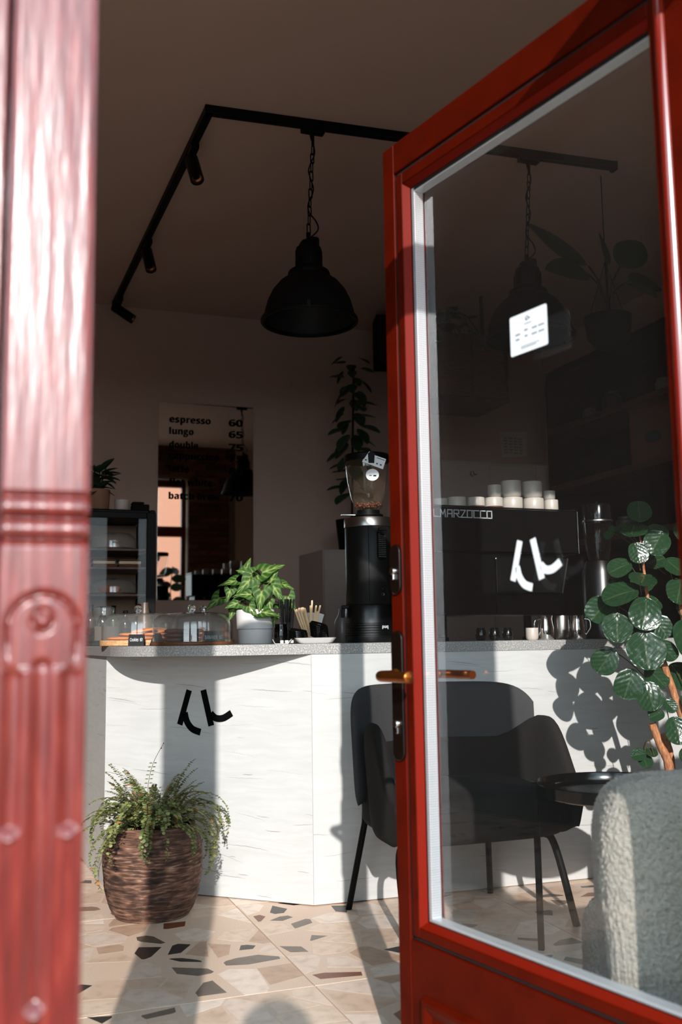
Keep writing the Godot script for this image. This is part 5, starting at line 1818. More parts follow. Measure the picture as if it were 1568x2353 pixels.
	lid.lathe([Vector2(0.0935, 0.738), Vector2(0.0955, 0.740), Vector2(0.0955, 0.762), Vector2(0.090, 0.768), Vector2(0, 0.770)], 44)
	part(t, "lid", lid, M.black_metal)
	var card := Geo.new()
	card.xf = Transform3D(Basis(Vector3.BACK, -0.32), Vector3(0.012, 0.728, 0.0985))
	card.prism([Vector2(-0.045, -0.020), Vector2(0.045, -0.022), Vector2(0.045, 0.022), Vector2(0.0, 0.022), Vector2(-0.03, 0.030)], 0.0008)
	part(t, "tasting_card", card, M.white_paper, "white paper card clipped to the hopper")
	var pr := Geo.new()
	pr.xf = Transform3D(Basis(Vector3.BACK, -0.32), Vector3(0.012, 0.728, 0.0995))
	for k in 5:
		pr.box(Vector3(-0.033 + k * 0.016, -0.008, 0), Vector3(0.008, 0.006, 0.0003), 0.0)
	pr.box(Vector3(0.024, 0.015, 0), Vector3(0.036, 0.003, 0.0003), 0.0)
	part(t, "print", pr, mat(Color(0.35, 0.36, 0.38), 0.8))
	var clip := Geo.new()
	clip.xf = Transform3D(Basis(), Vector3(0.0, 0.752, 0.1005))
	clip.prism([Vector2(-0.011, -0.034), Vector2(0.012, -0.034), Vector2(0.015, 0.005), Vector2(0.002, 0.017), Vector2(-0.013, 0.005)], 0.003, 0.0008)
	part(t, "clip", clip, M.black_metal)
	var st := Geo.new()
	st.xf = Transform3D(Basis(Vector3.RIGHT, 0.20), Vector3(0.006, 0.672, 0.0875))
	var ci := []
	for k in 20:
		ci.append(Vector2(cos(TAU * k / 20) * 0.027, sin(TAU * k / 20) * 0.024))
	st.prism(ci, 0.0008)
	part(t, "round_sticker", st, M.white_paper)
	var sp := Geo.new()
	sp.xf = Transform3D(Basis(Vector3.RIGHT, 0.20), Vector3(0.006, 0.672, 0.0885))
	sp.box(Vector3(-0.008, -0.003, 0), Vector3(0.010, 0.003, 0.0003), 0.0)
	sp.box(Vector3(0.010, -0.004, 0), Vector3(0.012, 0.006, 0.0003), 0.0)
	part(t, "sticker_print", sp, M.ink)

# ---------------------------------------------------------------- espresso machine and what stands round it
func stroke_word(g: Geo, at: Vector2, cell: float, height: float, width: float) -> void:
	var glyphs := [
		[[Vector2(0, 1), Vector2(0, 0), Vector2(1.3, 0)]],
		[[Vector2(0, 0), Vector2(0.08, 1), Vector2(0.5, 0.35), Vector2(0.92, 1), Vector2(1, 0)]],
		[[Vector2(0, 0), Vector2(0.12, 1), Vector2(1, 1), Vector2(1, 0)], [Vector2(0.05, 0.45), Vector2(1, 0.45)]],
		[[Vector2(0, 0), Vector2(0, 1), Vector2(1, 1), Vector2(1, 0.5), Vector2(0, 0.5)], [Vector2(0.45, 0.5), Vector2(1, 0), Vector2(1.3, 0)]],
		[[Vector2(0, 1), Vector2(1, 1), Vector2(0.1, 0), Vector2(1.3, 0)]],
		[[Vector2(0, 0), Vector2(0, 1), Vector2(1, 1), Vector2(1, 0), Vector2(0, 0)], [Vector2(0.8, 1), Vector2(1.4, 1)]],
		[[Vector2(1, 1), Vector2(0, 1), Vector2(0, 0), Vector2(1.3, 0)]],
		[[Vector2(1, 1), Vector2(0, 1), Vector2(0, 0), Vector2(1.3, 0)]],
		[[Vector2(0, 0), Vector2(0, 1), Vector2(1, 1), Vector2(1, 0), Vector2(0, 0)]]]
	for k in glyphs.size():
		for line in glyphs[k]:
			for i in line.size() - 1:
				var a: Vector2 = at + Vector2(k * cell + line[i].x * cell * 0.72, line[i].y * height)
				var b: Vector2 = at + Vector2(k * cell + line[i + 1].x * cell * 0.72, line[i + 1].y * height)
				var d := (b - a).normalized() * width * 0.5
				g.prism(ribbon([a - d, b + d], width), 0.0015)

func cup_geo(r: float, h: float) -> Geo:
	var g := Geo.new()
	g.lathe([Vector2(0, 0), Vector2(r * 0.80, 0), Vector2(r * 0.84, h * 0.03), Vector2(r * 0.95, h * 0.12), Vector2(r, h * 0.30), Vector2(r, h * 0.97), Vector2(r * 0.97, h), Vector2(r * 0.93, h * 0.97), Vector2(r * 0.9, h * 0.2), Vector2(0, h * 0.1)], 32)
	return g

func bar_things() -> void:
	var shell_m := mat(Color(0.028, 0.029, 0.03), 0.4, 0.0, 0.2)
	var t := thing("espresso_machine", "black espresso machine lettered in chrome on its street side, behind the glass", "coffee machine", Vector3(2.115, TOPY, -3.74), deg_to_rad(2.0))
	part(t, "upper_body", boxes([span(-0.36, 0.362, 0.372, 0.560, 0.0, -0.34)], 0.006), shell_m)
	part(t, "top_rail", boxes([span(-0.36, 0.362, 0.560, 0.566, 0.0, -0.006), span(-0.36, -0.354, 0.560, 0.58, 0.0, -0.34), span(0.356, 0.362, 0.560, 0.575, -0.01, -0.34)], 0.002), M.black_metal)
	part(t, "edge_trim", boxes([span(0.3625, 0.3665, 0.372, 0.560, 0.002, -0.004)], 0.0008), M.chrome, "thin bright edge trim")
	part(t, "lower_body", boxes([span(-0.33, 0.30, 0.108, 0.372, -0.03, -0.32)], 0.005), shell_m)
	var cover := Geo.new()
	cover.xf = Transform3D(Basis(), Vector3(0, 0, -0.03))
	cover.prism([Vector2(-0.05, 0.20), Vector2(0.272, 0.20), Vector2(0.306, 0.352), Vector2(-0.05, 0.352)], 0.018, 0.003)
	part(t, "back_cover", cover, mat(Color(0.045, 0.046, 0.047), 0.4, 0.0, 0.25))
	var edge := Geo.new()
	edge.xf = Transform3D(Basis(), Vector3(0, 0, -0.012))
	edge.prism([Vector2(0.272, 0.20), Vector2(0.278, 0.20), Vector2(0.313, 0.352), Vector2(0.306, 0.352)], 0.004)
	part(t, "cover_edge", edge, M.steel)
	part(t, "drip_tray", boxes([span(-0.05, 0.275, 0.108, 0.192, -0.012, -0.03)], 0.004), mat(Color(0.05, 0.05, 0.051), 0.5, 0.0, 0.25))
	var cap := Geo.new()
	cap.ball(Vector3(-0.052, 0.345, -0.008), Vector3(0.006, 0.006, 0.004), 10, 6)
	part(t, "screw_cap", cap, M.steel)
	for x in [-0.29, 0.27]:
		for z in [-0.06, -0.29]:
			var g := Geo.new()
			g.lathe([Vector2(0, 0), Vector2(0.026, 0), Vector2(0.026, 0.012), Vector2(0.018, 0.018), Vector2(0.018, 0.108)], 20)
			var o := part(t, "foot", g, M.black_metal)
			o.position = Vector3(x, 0, z)
	var word := Geo.new()
	word.xf = Transform3D(Basis(), Vector3(0, 0, 0.0003))
	stroke_word(word, Vector2(-0.349, 0.516), 0.0318, 0.030, 0.0042)
	part(t, "lettering", word, mat(Color(0.80, 0.81, 0.82), 0.35, 0.4), "chrome line lettering")
	# barista side, seen only in the mirror
	var pan := Geo.new()
	pan.box(Vector3(0, 0.33, -0.335), Vector3(0.62, 0.14, 0.02), 0.004)
	part(t, "control_panel", pan, M.black_metal)
	for k in 6:
		var g := Geo.new()
		g.ball(Vector3(-0.25 + k * 0.1, 0.35 - 0.03 * (k % 2), -0.348), Vector3(0.010, 0.010, 0.006), 12, 8)
		part(t, "button", g, M.brass)
	for k in 2:
		var g := Geo.new()
		g.xf = Transform3D(Basis(), Vector3(-0.14 + k * 0.26, 0, 0))
		g.lathe([Vector2(0, 0.17), Vector2(0.034, 0.17), Vector2(0.034, 0.24), Vector2(0, 0.24)], 24)
		g.tube([Vector3(0, 0.2, -0.03), Vector3(0, 0.19, -0.16)], 0.012, 10)
		var o := part(t, "group_head", g, M.steel)
		o.position.z = -0.33
	# cups on top
	var ware := mat(Color(0.72, 0.69, 0.65), 0.35)
	var band := mat(Color(0.36, 0.20, 0.13), 0.6)
	var lower := [[1.850, 0.033, 0.046, "low pale cup at the left end of the machine top"], [1.930, 0.041, 0.054, "second low cup from the left on the machine"], [2.020, 0.039, 0.056, "third low cup, with a dark foot, on the machine"], [2.106, 0.040, 0.058, "fourth low cup, half in sun, with a brown foot"], [2.196, 0.046, 0.060, "wide sunlit cup, fifth from the left on the machine"], [2.300, 0.046, 0.060, "wide sunlit cup, sixth from the left on the machine"], [2.388, 0.032, 0.056, "narrow sunlit cup at the right end of the machine"]]
	var upper := [[2.112, 0.029, 0.056, 3, "small grey cup stacked on the fourth cup"], [2.192, 0.046, 0.074, 4, "tall grey beaker stacked on the fifth cup"], [2.296, 0.045, 0.074, 5, "tall grey beaker stacked on the sixth cup"], [2.380, 0.027, 0.040, 6, "small grey cup stacked on the narrow end cup"]]
	var ty := TOPY + 0.5605
	for k in lower.size():
		var c = lower[k]
		var z: float = -3.83 + (c[0] - 2.1) * 0.04
		var o := thing("cup", c[3], "cup", Vector3(c[0], ty, z), 0.0, "cups on the espresso machine")
		part(o, "body", cup_geo(c[1], c[2]), ware)
		if k in [2, 3]:
			var g := Geo.new()
			g.lathe([Vector2(c[1] * 0.86, 0.001), Vector2(c[1] * 1.012, 0.010), Vector2(c[1] * 1.012, 0.019)], 32)
			part(o, "foot_band", g, band)
	for c in upper:
		var lo = lower[c[3]]
		var z: float = -3.83 + (lo[0] - 2.1) * 0.04
		var o := single("cup", cup_geo(c[1], c[2]), ware, c[4], "cup", Vector3(c[0], ty + lo[2], z), 0.0, "cups on the espresso machine")
		o.scale.y = 1.0
	# at the machine's foot
	var jug := Geo.new()
	jug.lathe([Vector2(0, 0), Vector2(0.032, 0), Vector2(0.034, 0.003), Vector2(0.034, 0.05), Vector2(0.028, 0.085), Vector2(0.031, 0.100), Vector2(0.029, 0.100), Vector2(0.026, 0.085), Vector2(0.031, 0.05), Vector2(0, 0.01)], 32)
	var ja := thing("milk_jug", "shiny steel milk jug standing before the espresso machine", "jug", Vector3(2.236, TOPY, -3.655), 0.0, "steel jugs by the machine")
	part(ja, "body", jug, M.chrome)
	var hd := Geo.new()
	hd.tube(curve([Vector3(-0.030, 0.085, 0), Vector3(-0.05, 0.08, 0), Vector3(-0.054, 0.05, 0), Vector3(-0.035, 0.02, 0)], 14), 0.003, 8)
	part(ja, "handle", hd, M.chrome)
	single("tin_cup", cup_geo(0.031, 0.100), M.steel, "dull steel cup between the jug and the plant", "cup", Vector3(2.312, TOPY, -3.652))
	var jb := thing("milk_jug", "second steel jug, mirror bright, half behind the leaves", "jug", Vector3(2.384, TOPY, -3.645), 2.4, "steel jugs by the machine")
	part(jb, "body", jug, M.chrome)
	part(jb, "handle", hd, M.chrome)
	single("sugar_bowl", cup_geo(0.026, 0.05), mat(Color(0.74, 0.70, 0.66), 0.4), "small pale bowl beside the steel jug", "bowl", Vector3(2.166, TOPY, -3.650))
	var sl := ["dark round glass at the left of three before the machine", "dark round glass in the middle of three before the machine", "dark round glass at the right of three before the machine"]
	for k in 3:
		var g := Geo.new()
		g.lathe([Vector2(0, 0), Vector2(0.016, 0), Vector2(0.022, 0.012), Vector2(0.023, 0.03), Vector2(0.017, 0.046), Vector2(0.015, 0.052)], 24)
		single("tasting_glass", g, M.black_gloss, sl[k], "glass", Vector3(1.925 + k * 0.062, TOPY, -3.645), 0.0, "dark glasses before the machine")
	# second grinder beyond the machine
	var g2 := thing("coffee_grinder", "second black grinder with dark hopper, behind the round-leaved plant", "grinder", Vector3(2.655, TOPY, -3.86))
	var b := Geo.new()
	b.lathe([Vector2(0, 0), Vector2(0.085, 0), Vector2(0.088, 0.006), Vector2(0.080, 0.05), Vector2(0.078, 0.30), Vector2(0.06, 0.35), Vector2(0, 0.355)], 36)
	part(g2, "body", b, mat(Color(0.03, 0.031, 0.033), 0.3))
	var h := Geo.new()
	h.lathe([Vector2(0.045, 0.355), Vector2(0.058, 0.42), Vector2(0.064, 0.53)], 32)
	part(g2, "hopper", h, glass(0.45, 0.0, Color(0.06, 0.05, 0.045)))
	var l := Geo.new()
	l.lathe([Vector2(0.066, 0.53), Vector2(0.067, 0.538), Vector2(0.064, 0.54), Vector2(0.064, 0.60), Vector2(0.060, 0.61), Vector2(0.012, 0.612), Vector2(0.010, 0.625), Vector2(0, 0.626)], 32)
	part(g2, "lid", l, M.black_gloss)
	var rg := Geo.new()
	rg.lathe([Vector2(0.0665, 0.528), Vector2(0.069, 0.530), Vector2(0.069, 0.536), Vector2(0.0665, 0.538)], 32)
	part(g2, "ring", rg, M.steel)
	var mb := Geo.new()
	mb.lathe([Vector2(0, 0), Vector2(0.034, 0), Vector2(0.036, 0.004), Vector2(0.036, 0.09), Vector2(0.018, 0.125), Vector2(0.016, 0.15), Vector2(0, 0.15)], 24)
	single("milk_bottle", mb, mat(Color(0.46, 0.42, 0.40), 0.3), "dim pale bottle behind the stirrers", "bottle", Vector3(1.50, TOPY, -4.12))

# ---------------------------------------------------------------- chair, side table, fleecy armchair
func pad(surface: Callable, thick: float, nu: int, nv: int, p := 5.0) -> Geo:
	var g := Geo.new()
	var mid := []
	var uvs := []
	for i in nu + 1:
		var u := 0.5 - 0.5 * cos(PI * i / nu)
		var row := []
		var ur := []
		for j in nv + 1:
			var v := 0.5 - 0.5 * cos(PI * j / nv)
			row.append(surface.call(u, v))
			ur.append(Vector2(u, v))
		mid.append(row)
		uvs.append(ur)
	for side in [1.0, -1.0]:
		var rows := []
		for i in nu + 1:
			var row := []
			for j in nv + 1:
				var du: Vector3 = mid[mini(i + 1, nu)][j] - mid[maxi(i - 1, 0)][j]
				var dv: Vector3 = mid[i][mini(j + 1, nv)] - mid[i][maxi(j - 1, 0)]
				var n := du.cross(dv).normalized()
				var u: float = uvs[i][j].x
				var v: float = uvs[i][j].y
				var k := pow(maxf(0.0, 1.0 - pow(absf(2 * u - 1), p)), 0.5) * pow(maxf(0.0, 1.0 - pow(absf(2 * v - 1), p)), 0.5)
				row.append(mid[i][j] + n * side * thick * k)
			rows.append(row)
		g.grid(rows, false, false, side < 0)
	return g
func block(half: Vector3, e: float, amp: float, freq: float, nu: int, nv: int, seed_: int) -> Geo:
	# rounded block with a fleecy surface
	var nz := FastNoiseLite.new()
	nz.seed = seed_
	nz.frequency = freq
	nz.fractal_octaves = 2
	var g := Geo.new()
	var rows := []
	for i in nu + 1:
		var a := -PI / 2 + PI * i / nu
		var row := []
		for j in nv:
			var b := TAU * j / nv
			var f := func(x: float) -> float: return signf(x) * pow(absf(x), e)
			var d := Vector3(f.call(cos(a)) * f.call(cos(b)), f.call(sin(a)), f.call(cos(a)) * f.call(sin(b)))
			var q := d * half
			if amp > 0.0:
				q += (q / (half * half)).normalized() * amp * (absf(nz.get_noise_3dv(q)) * 2.0 + 0.35 * nz.get_noise_3dv(q * 2.7))
			row.append(q)
		rows.append(row)
	g.grid(rows, false, true, false)
	return g

func seating() -> void:
	var weave := noise_tex(81, 0.22, [[0.0, Color(0.62, 0.62, 0.62)], [0.5, Color(0.86, 0.86, 0.86)], [1.0, Color(1, 1, 1)]], 256, FastNoiseLite.TYPE_CELLULAR, 2)
	var grey := tri_map(mat(Color(0.31, 0.305, 0.31), 0.95, 0.0, 0.15), Vector3(9, 9, 9))
	grey.albedo_texture = weave
	grey.rim_enabled = true
	grey.rim = 0.15
	var dark := tri_map(mat(Color(0.185, 0.175, 0.168), 0.95, 0.0, 0.12), Vector3(9, 9, 9))
	dark.albedo_texture = weave
	dark.rim_enabled = true
	dark.rim = 0.15
	var t := thing("lounge_chair", "grey upholstered lounge chair with curved back and black legs, against the bar", "chair", Vector3(1.585, 0, -3.20))
	# backrest: a curved shell with rounded top corners
	var back := func(u: float, v: float) -> Vector3:
		var a := deg_to_rad(lerpf(-64, 64, u))
		var c := pow(absf(2 * u - 1), 7.0) * 0.075
		var y := lerpf(0.40, 0.80 - c, v)
		var lean := (y - 0.40) * 0.10
		return Vector3(sin(a) * (0.388 + lean * 0.3), y, 0.07 - cos(a) * (0.315 + lean))
	part(t, "backrest", pad(back, 0.028, 40, 22, 6.0), grey)
	# bucket: arms that rise beside the back and dip to the front
	var bucket := func(u: float, v: float) -> Vector3:
		var s := lerpf(-1.0, 1.0, u)
		var k := absf(s)
		var x: float
		var z: float
		if k < 0.55:
			var a := s / 0.55 * PI / 2
			x = sin(a) * 0.325
			z = 0.05 - cos(a) * 0.275
		else:
			x = signf(s) * (0.325 + 0.015 * (k - 0.55) / 0.45)
			z = 0.05 + (k - 0.55) / 0.45 * 0.20
		var top := 0.60 + 0.085 * smoothstep(0.25, 0.5, k) - 0.235 * pow(smoothstep(0.52, 1.0, k), 1.5)
		var low := 0.30 + 0.035 * smoothstep(0.75, 1.0, k)
		var y := lerpf(low, top, v)
		return Vector3(x * (0.93 + 0.09 * v), y, z)
	part(t, "arm_shell", pad(bucket, 0.026, 56, 24, 6.0), dark)
	var seat := block(Vector3(0.305, 0.085, 0.265), 0.38, 0.0, 1.0, 28, 44, 1)
	var so := part(t, "seat", seat, dark)
	so.position = Vector3(0, 0.385, 0.015)
	for l in [[Vector3(-0.255, 0.50, -0.245), Vector3(-0.258, 0.33, -0.24), Vector3(-0.30, 0, -0.312)], [Vector3(0.235, 0.48, -0.245), Vector3(0.235, 0.33, -0.245), Vector3(0.278, 0, -0.318)]]:
		var g := Geo.new()
		g.tube([l[0], l[1] + Vector3(0, 0.02, 0), l[1] - Vector3(0, 0.01, 0) + (l[2] - l[1]) * 0.03, l[2]], 0.0115, 12)
		g.tube([l[1], Vector3(l[1].x * 0.75, 0.325, -0.15)], 0.0095, 10)
		part(t, "leg", g, M.black_metal)
	for sx in [-1.0, 1.0]:
		var g := Geo.new()
		g.tube(curve([Vector3(0.19 * sx, 0.302, 0.09), Vector3(0.255 * sx, 0.298, 0.12), Vector3(0.29 * sx, 0.25, 0.14), Vector3(0.332 if sx > 0 else -0.285, 0, 0.185)], 18), 0.0125, 12)
		part(t, "leg", g, M.black_metal)
	# tray-topped side table
	var tb := thing("side_table", "round black tray-topped side table between the chairs", "table", Vector3(1.855, -0.018, -2.655))
	var top := Geo.new()
	top.lathe([Vector2(0, 0.497), Vector2(0.235, 0.497), Vector2(0.246, 0.503), Vector2(0.248, 0.535), Vector2(0.2455, 0.5365), Vector2(0.243, 0.534), Vector2(0.240, 0.509), Vector2(0.232, 0.506), Vector2(0, 0.506)], 64)
	part(tb, "tray_top", top, M.black_gloss)
	for k in 3:
		var a := deg_to_rad(135 + k * 120)
		var g := Geo.new()
		g.box(Vector3(0.257, 0.2625, 0), Vector3(0.018, 0.525, 0.018), 0.002)
		g.box(Vector3(0.12, 0.488, 0), Vector3(0.26, 0.014, 0.016), 0.002)
		var o := part(tb, "leg", g, M.black_metal)
		o.rotation.y = a
	var vase := Geo.new()
	# fleecy armchair close behind the door glass
	var fl := tri_map(mat(Color(0.68, 0.65, 0.61), 1.0), Vector3(6, 6, 6))
	fl.albedo_texture = noise_tex(91, 0.06, [[0.0, Color(0.80, 0.79, 0.77)], [0.6, Color(0.97, 0.97, 0.96)], [1.0, Color(1, 1, 1)]], 256)
	bump(fl, M.fine, 0.6)
	fl.rim_enabled = true
	fl.rim = 0.3
	var ac := thing("fleece_armchair", "cream teddy-fleece armchair close behind the door glass", "armchair", Vector3(1.350, 0, -1.606), deg_to_rad(-28))
	var bk := part(ac, "backrest", block(Vector3(0.23, 0.325, 0.13), 0.36, 0.0040, 70.0, 260, 460, 5), fl)
	bk.position = Vector3(0, 0.372, 0)
	bk.rotation.z = deg_to_rad(2.5)
	var se := part(ac, "seat", block(Vector3(0.24, 0.165, 0.20), 0.45, 0.0040, 70.0, 170, 320, 6), fl)
	se.position = Vector3(0.005, 0.215, -0.33)
	for x in [-0.1, 0.2]:
		for z in [0.0, -0.42]:
			var g := Geo.new()
			g.tube([Vector3(x, 0, z), Vector3(x, 0.09, z)], 0.018, 12)
			part(ac, "foot", g, M.dark_wood)

# ---------------------------------------------------------------- fern in the clay pot
func fern() -> void:
	var t := thing("potted_fern", "arching button fern in a rough brown clay pot before the counter", "plant", Vector3(0.617, 0, -3.735), deg_to_rad(-10))
	var clay := tri_map(mat(Color(1, 1, 1), 0.85), Vector3(0.9, 5.5, 0.9))
	clay.albedo_texture = noise_tex(101, 0.03, [[0.0, Color(0.17, 0.11, 0.09)], [0.34, Color(0.27, 0.18, 0.14)], [0.5, Color(0.39, 0.27, 0.21)], [0.62, Color(0.50, 0.36, 0.29)], [0.78, Color(0.64, 0.51, 0.43)], [1.0, Color(0.84, 0.74, 0.67)]], 512, FastNoiseLite.TYPE_SIMPLEX_SMOOTH, 6)
	clay.detail_enabled = true
	clay.detail_blend_mode = BaseMaterial3D.BLEND_MODE_MUL
	clay.detail_albedo = noise_tex(103, 0.02, [[0.0, Color(0.34, 0.31, 0.31)], [0.40, Color(0.62, 0.58, 0.57)], [0.55, Color(0.95, 0.92, 0.90)], [1.0, Color(1, 1, 1)]], 256, FastNoiseLite.TYPE_SIMPLEX_SMOOTH, 5)
	clay.detail_uv_layer = BaseMaterial3D.DETAIL_UV_2
	clay.uv2_triplanar = true
	clay.uv2_scale = Vector3(2.4, 3.4, 2.4)
	bump(clay, M.grain, 0.9)
	var prof := [Vector2(0.0, 0.002), Vector2(0.118, 0.0), Vector2(0.134, 0.007), Vector2(0.150, 0.032), Vector2(0.164, 0.070), Vector2(0.173, 0.12), Vector2(0.1775, 0.17), Vector2(0.178, 0.215), Vector2(0.173, 0.252), Vector2(0.164, 0.280), Vector2(0.155, 0.295), Vector2(0.150, 0.302), Vector2(0.153, 0.308), Vector2(0.153, 0.314), Vector2(0.146, 0.317), Vector2(0.138, 0.311), Vector2(0.138, 0.285), Vector2(0.0, 0.283)]
	var fine := curve(prof, 110)
	var nz := FastNoiseLite.new()
	nz.seed = 2
	nz.frequency = 0.25
	var rows := []
	for p: Vector2 in fine:
		var row := []
		for k in 72:
			var a := TAU * k / 72
			var wob := 0.0
			if p.x > 0.1:
				wob = 0.0004 * sin(p.y * 420.0 + 1.6 * sin(a)) + 0.0030 * nz.get_noise_3d(cos(a) * 6, p.y * 70, sin(a) * 6)
			row.append(Vector3(cos(a) * (p.x + wob), p.y, sin(a) * (p.x + wob)))
		rows.append(row)
	var g := Geo.new()
	g.grid(rows, false, true, true)
	part(t, "pot", g, clay, "rough brown throwing-ringed clay pot")
	var soil := Geo.new()
	soil.ball(Vector3(0, 0.275, 0), Vector3(0.138, 0.022, 0.138), 24, 6)
	part(t, "soil", soil, mat(Color(0.07, 0.045, 0.035), 1.0))
	# frond kinds: [length, rise angle, how far it droops]
	var r := RandomNumberGenerator.new()
	r.seed = 51
	var fm := leaf_material(0.55, 0.4)
	var kinds := []
	for kdef in [[0.25, 62, 1.5], [0.30, 50, 2.0], [0.36, 42, 2.3], [0.20, 72, 0.9], [0.29, 36, 2.2], [0.31, 60, 1.9], [0.19, 50, 1.4], [0.40, 46, 2.7], [0.23, 80, 0.7], [0.34, 28, 2.2]]:
		var f := Geo.new(true)
		var pts := []
		var ang := deg_to_rad(kdef[1])
		var p := Vector3()
		var n := 30
		for i in n + 1:
			pts.append(p)
			p += Vector3(cos(ang), sin(ang), 0.10 * sin(i * 0.35 + kdef[0] * 40)) * kdef[0] / n
			ang -= deg_to_rad(kdef[2] * 2.6) * (0.4 + 1.2 * i / n)
		f.col = Color(0.14, 0.055, 0.02)
		var rad := []
		for i in n + 1:
			rad.append(0.0011 * (1.0 - 0.6 * i / n))
		f.tube(pts, rad, 4, false, false)
		for i in range(3, n + 1):
			for s in [-1.0, 1.0]:
				var base: Vector3 = pts[i]
				var along: Vector3 = (pts[i] - pts[i - 1]).normalized()
				var side: Vector3 = along.cross(Vector3.UP).normalized() * s
				if side.length() < 0.5:
					side = Vector3(0, 0, s)
				var dir: Vector3 = (side + along * 0.35 + Vector3(0, r.randf_range(-0.35, 0.15), 0)).normalized()
				var nrm := (Vector3.UP * 0.8 + Vector3(r.randf_range(-0.6, 0.6), 0, r.randf_range(-0.6, 0.6)) + along * 0.3).normalized()
				nrm = (nrm - dir * nrm.dot(dir)).normalized()
				var wdir: Vector3 = dir.cross(nrm)
				var taper := 1.0 - 0.45 * pow(float(i) / n, 3.0)
				var ln := r.randf_range(0.0135, 0.0185) * taper
				var wd := ln * r.randf_range(0.42, 0.54)
				var tone := r.randf()
				f.col = Color(0.070, 0.110, 0.026).lerp(Color(0.28, 0.30, 0.11), tone)
				if r.randf() < 0.035:
					f.col = Color(0.42, 0.16, 0.045)
				var c: Vector3 = base + dir * ln * 0.55
				var ring := []
				for k in 7:
					var a := TAU * k / 7
					ring.append(c + dir * cos(a) * ln * 0.5 + wdir * sin(a) * wd - nrm * 0.0012 * absf(sin(a)))
				for k in 7:
					f.tri(c, ring[k], ring[(k + 1) % 7], nrm, (nrm + (ring[k] - c).normalized() * 0.25).normalized(), (nrm + (ring[(k + 1) % 7] - c).normalized() * 0.25).normalized())
		kinds.append(f.mesh())
	for k in 96:
		var a := k * 2.39996
		var rr := 0.085 * sqrt(k / 96.0)
		var kind := r.randi() % 10
		if rr < 0.045 and r.randf() < 0.5:
			kind = [3, 8, 0][r.randi() % 3]
		var o := part(t, "frond", kinds[kind], fm)
		var y := 0.292 + r.randf_range(0.0, 0.012)
		var yaw := -a + r.randf_range(-0.4, 0.4)
		var sc := r.randf_range(0.75, 1.12)
		o.transform = Transform3D(Basis(Vector3.UP, yaw) * Basis(Vector3.BACK, r.randf_range(-0.12, 0.2)), Vector3(cos(a) * rr, y, sin(a) * rr)).scaled_local(Vector3.ONE * sc)
	# the one long thin shoot that stands above the rest
	var sh := Geo.new(true)
	sh.col = Color(0.16, 0.06, 0.025)
	var pts := curve([Vector3(0.0, 0.29, 0.0), Vector3(-0.02, 0.42, 0.02), Vector3(-0.005, 0.52, 0.03), Vector3(0.035, 0.60, 0.03)], 20)
	sh.tube(pts, 0.0009, 5)
	sh.col = Color(0.10, 0.17, 0.04)
	for i in range(3, 15):
		for s in [-1.0, 1.0]:
			sh.ball(pts[i] + Vector3(0.008 * s, 0.002, 0.0), Vector3(0.006, 0.0018, 0.0045), 8, 4)
	sh.col = Color(0.12, 0.05, 0.03)
	sh.ball(pts[20], Vector3(0.0022, 0.0022, 0.0022), 8, 5)
	sh.ball(pts[18] + Vector3(0.002, 0, 0), Vector3(0.0025, 0.0022, 0.0022), 8, 5)
	part(t, "young_shoot", sh, fm)

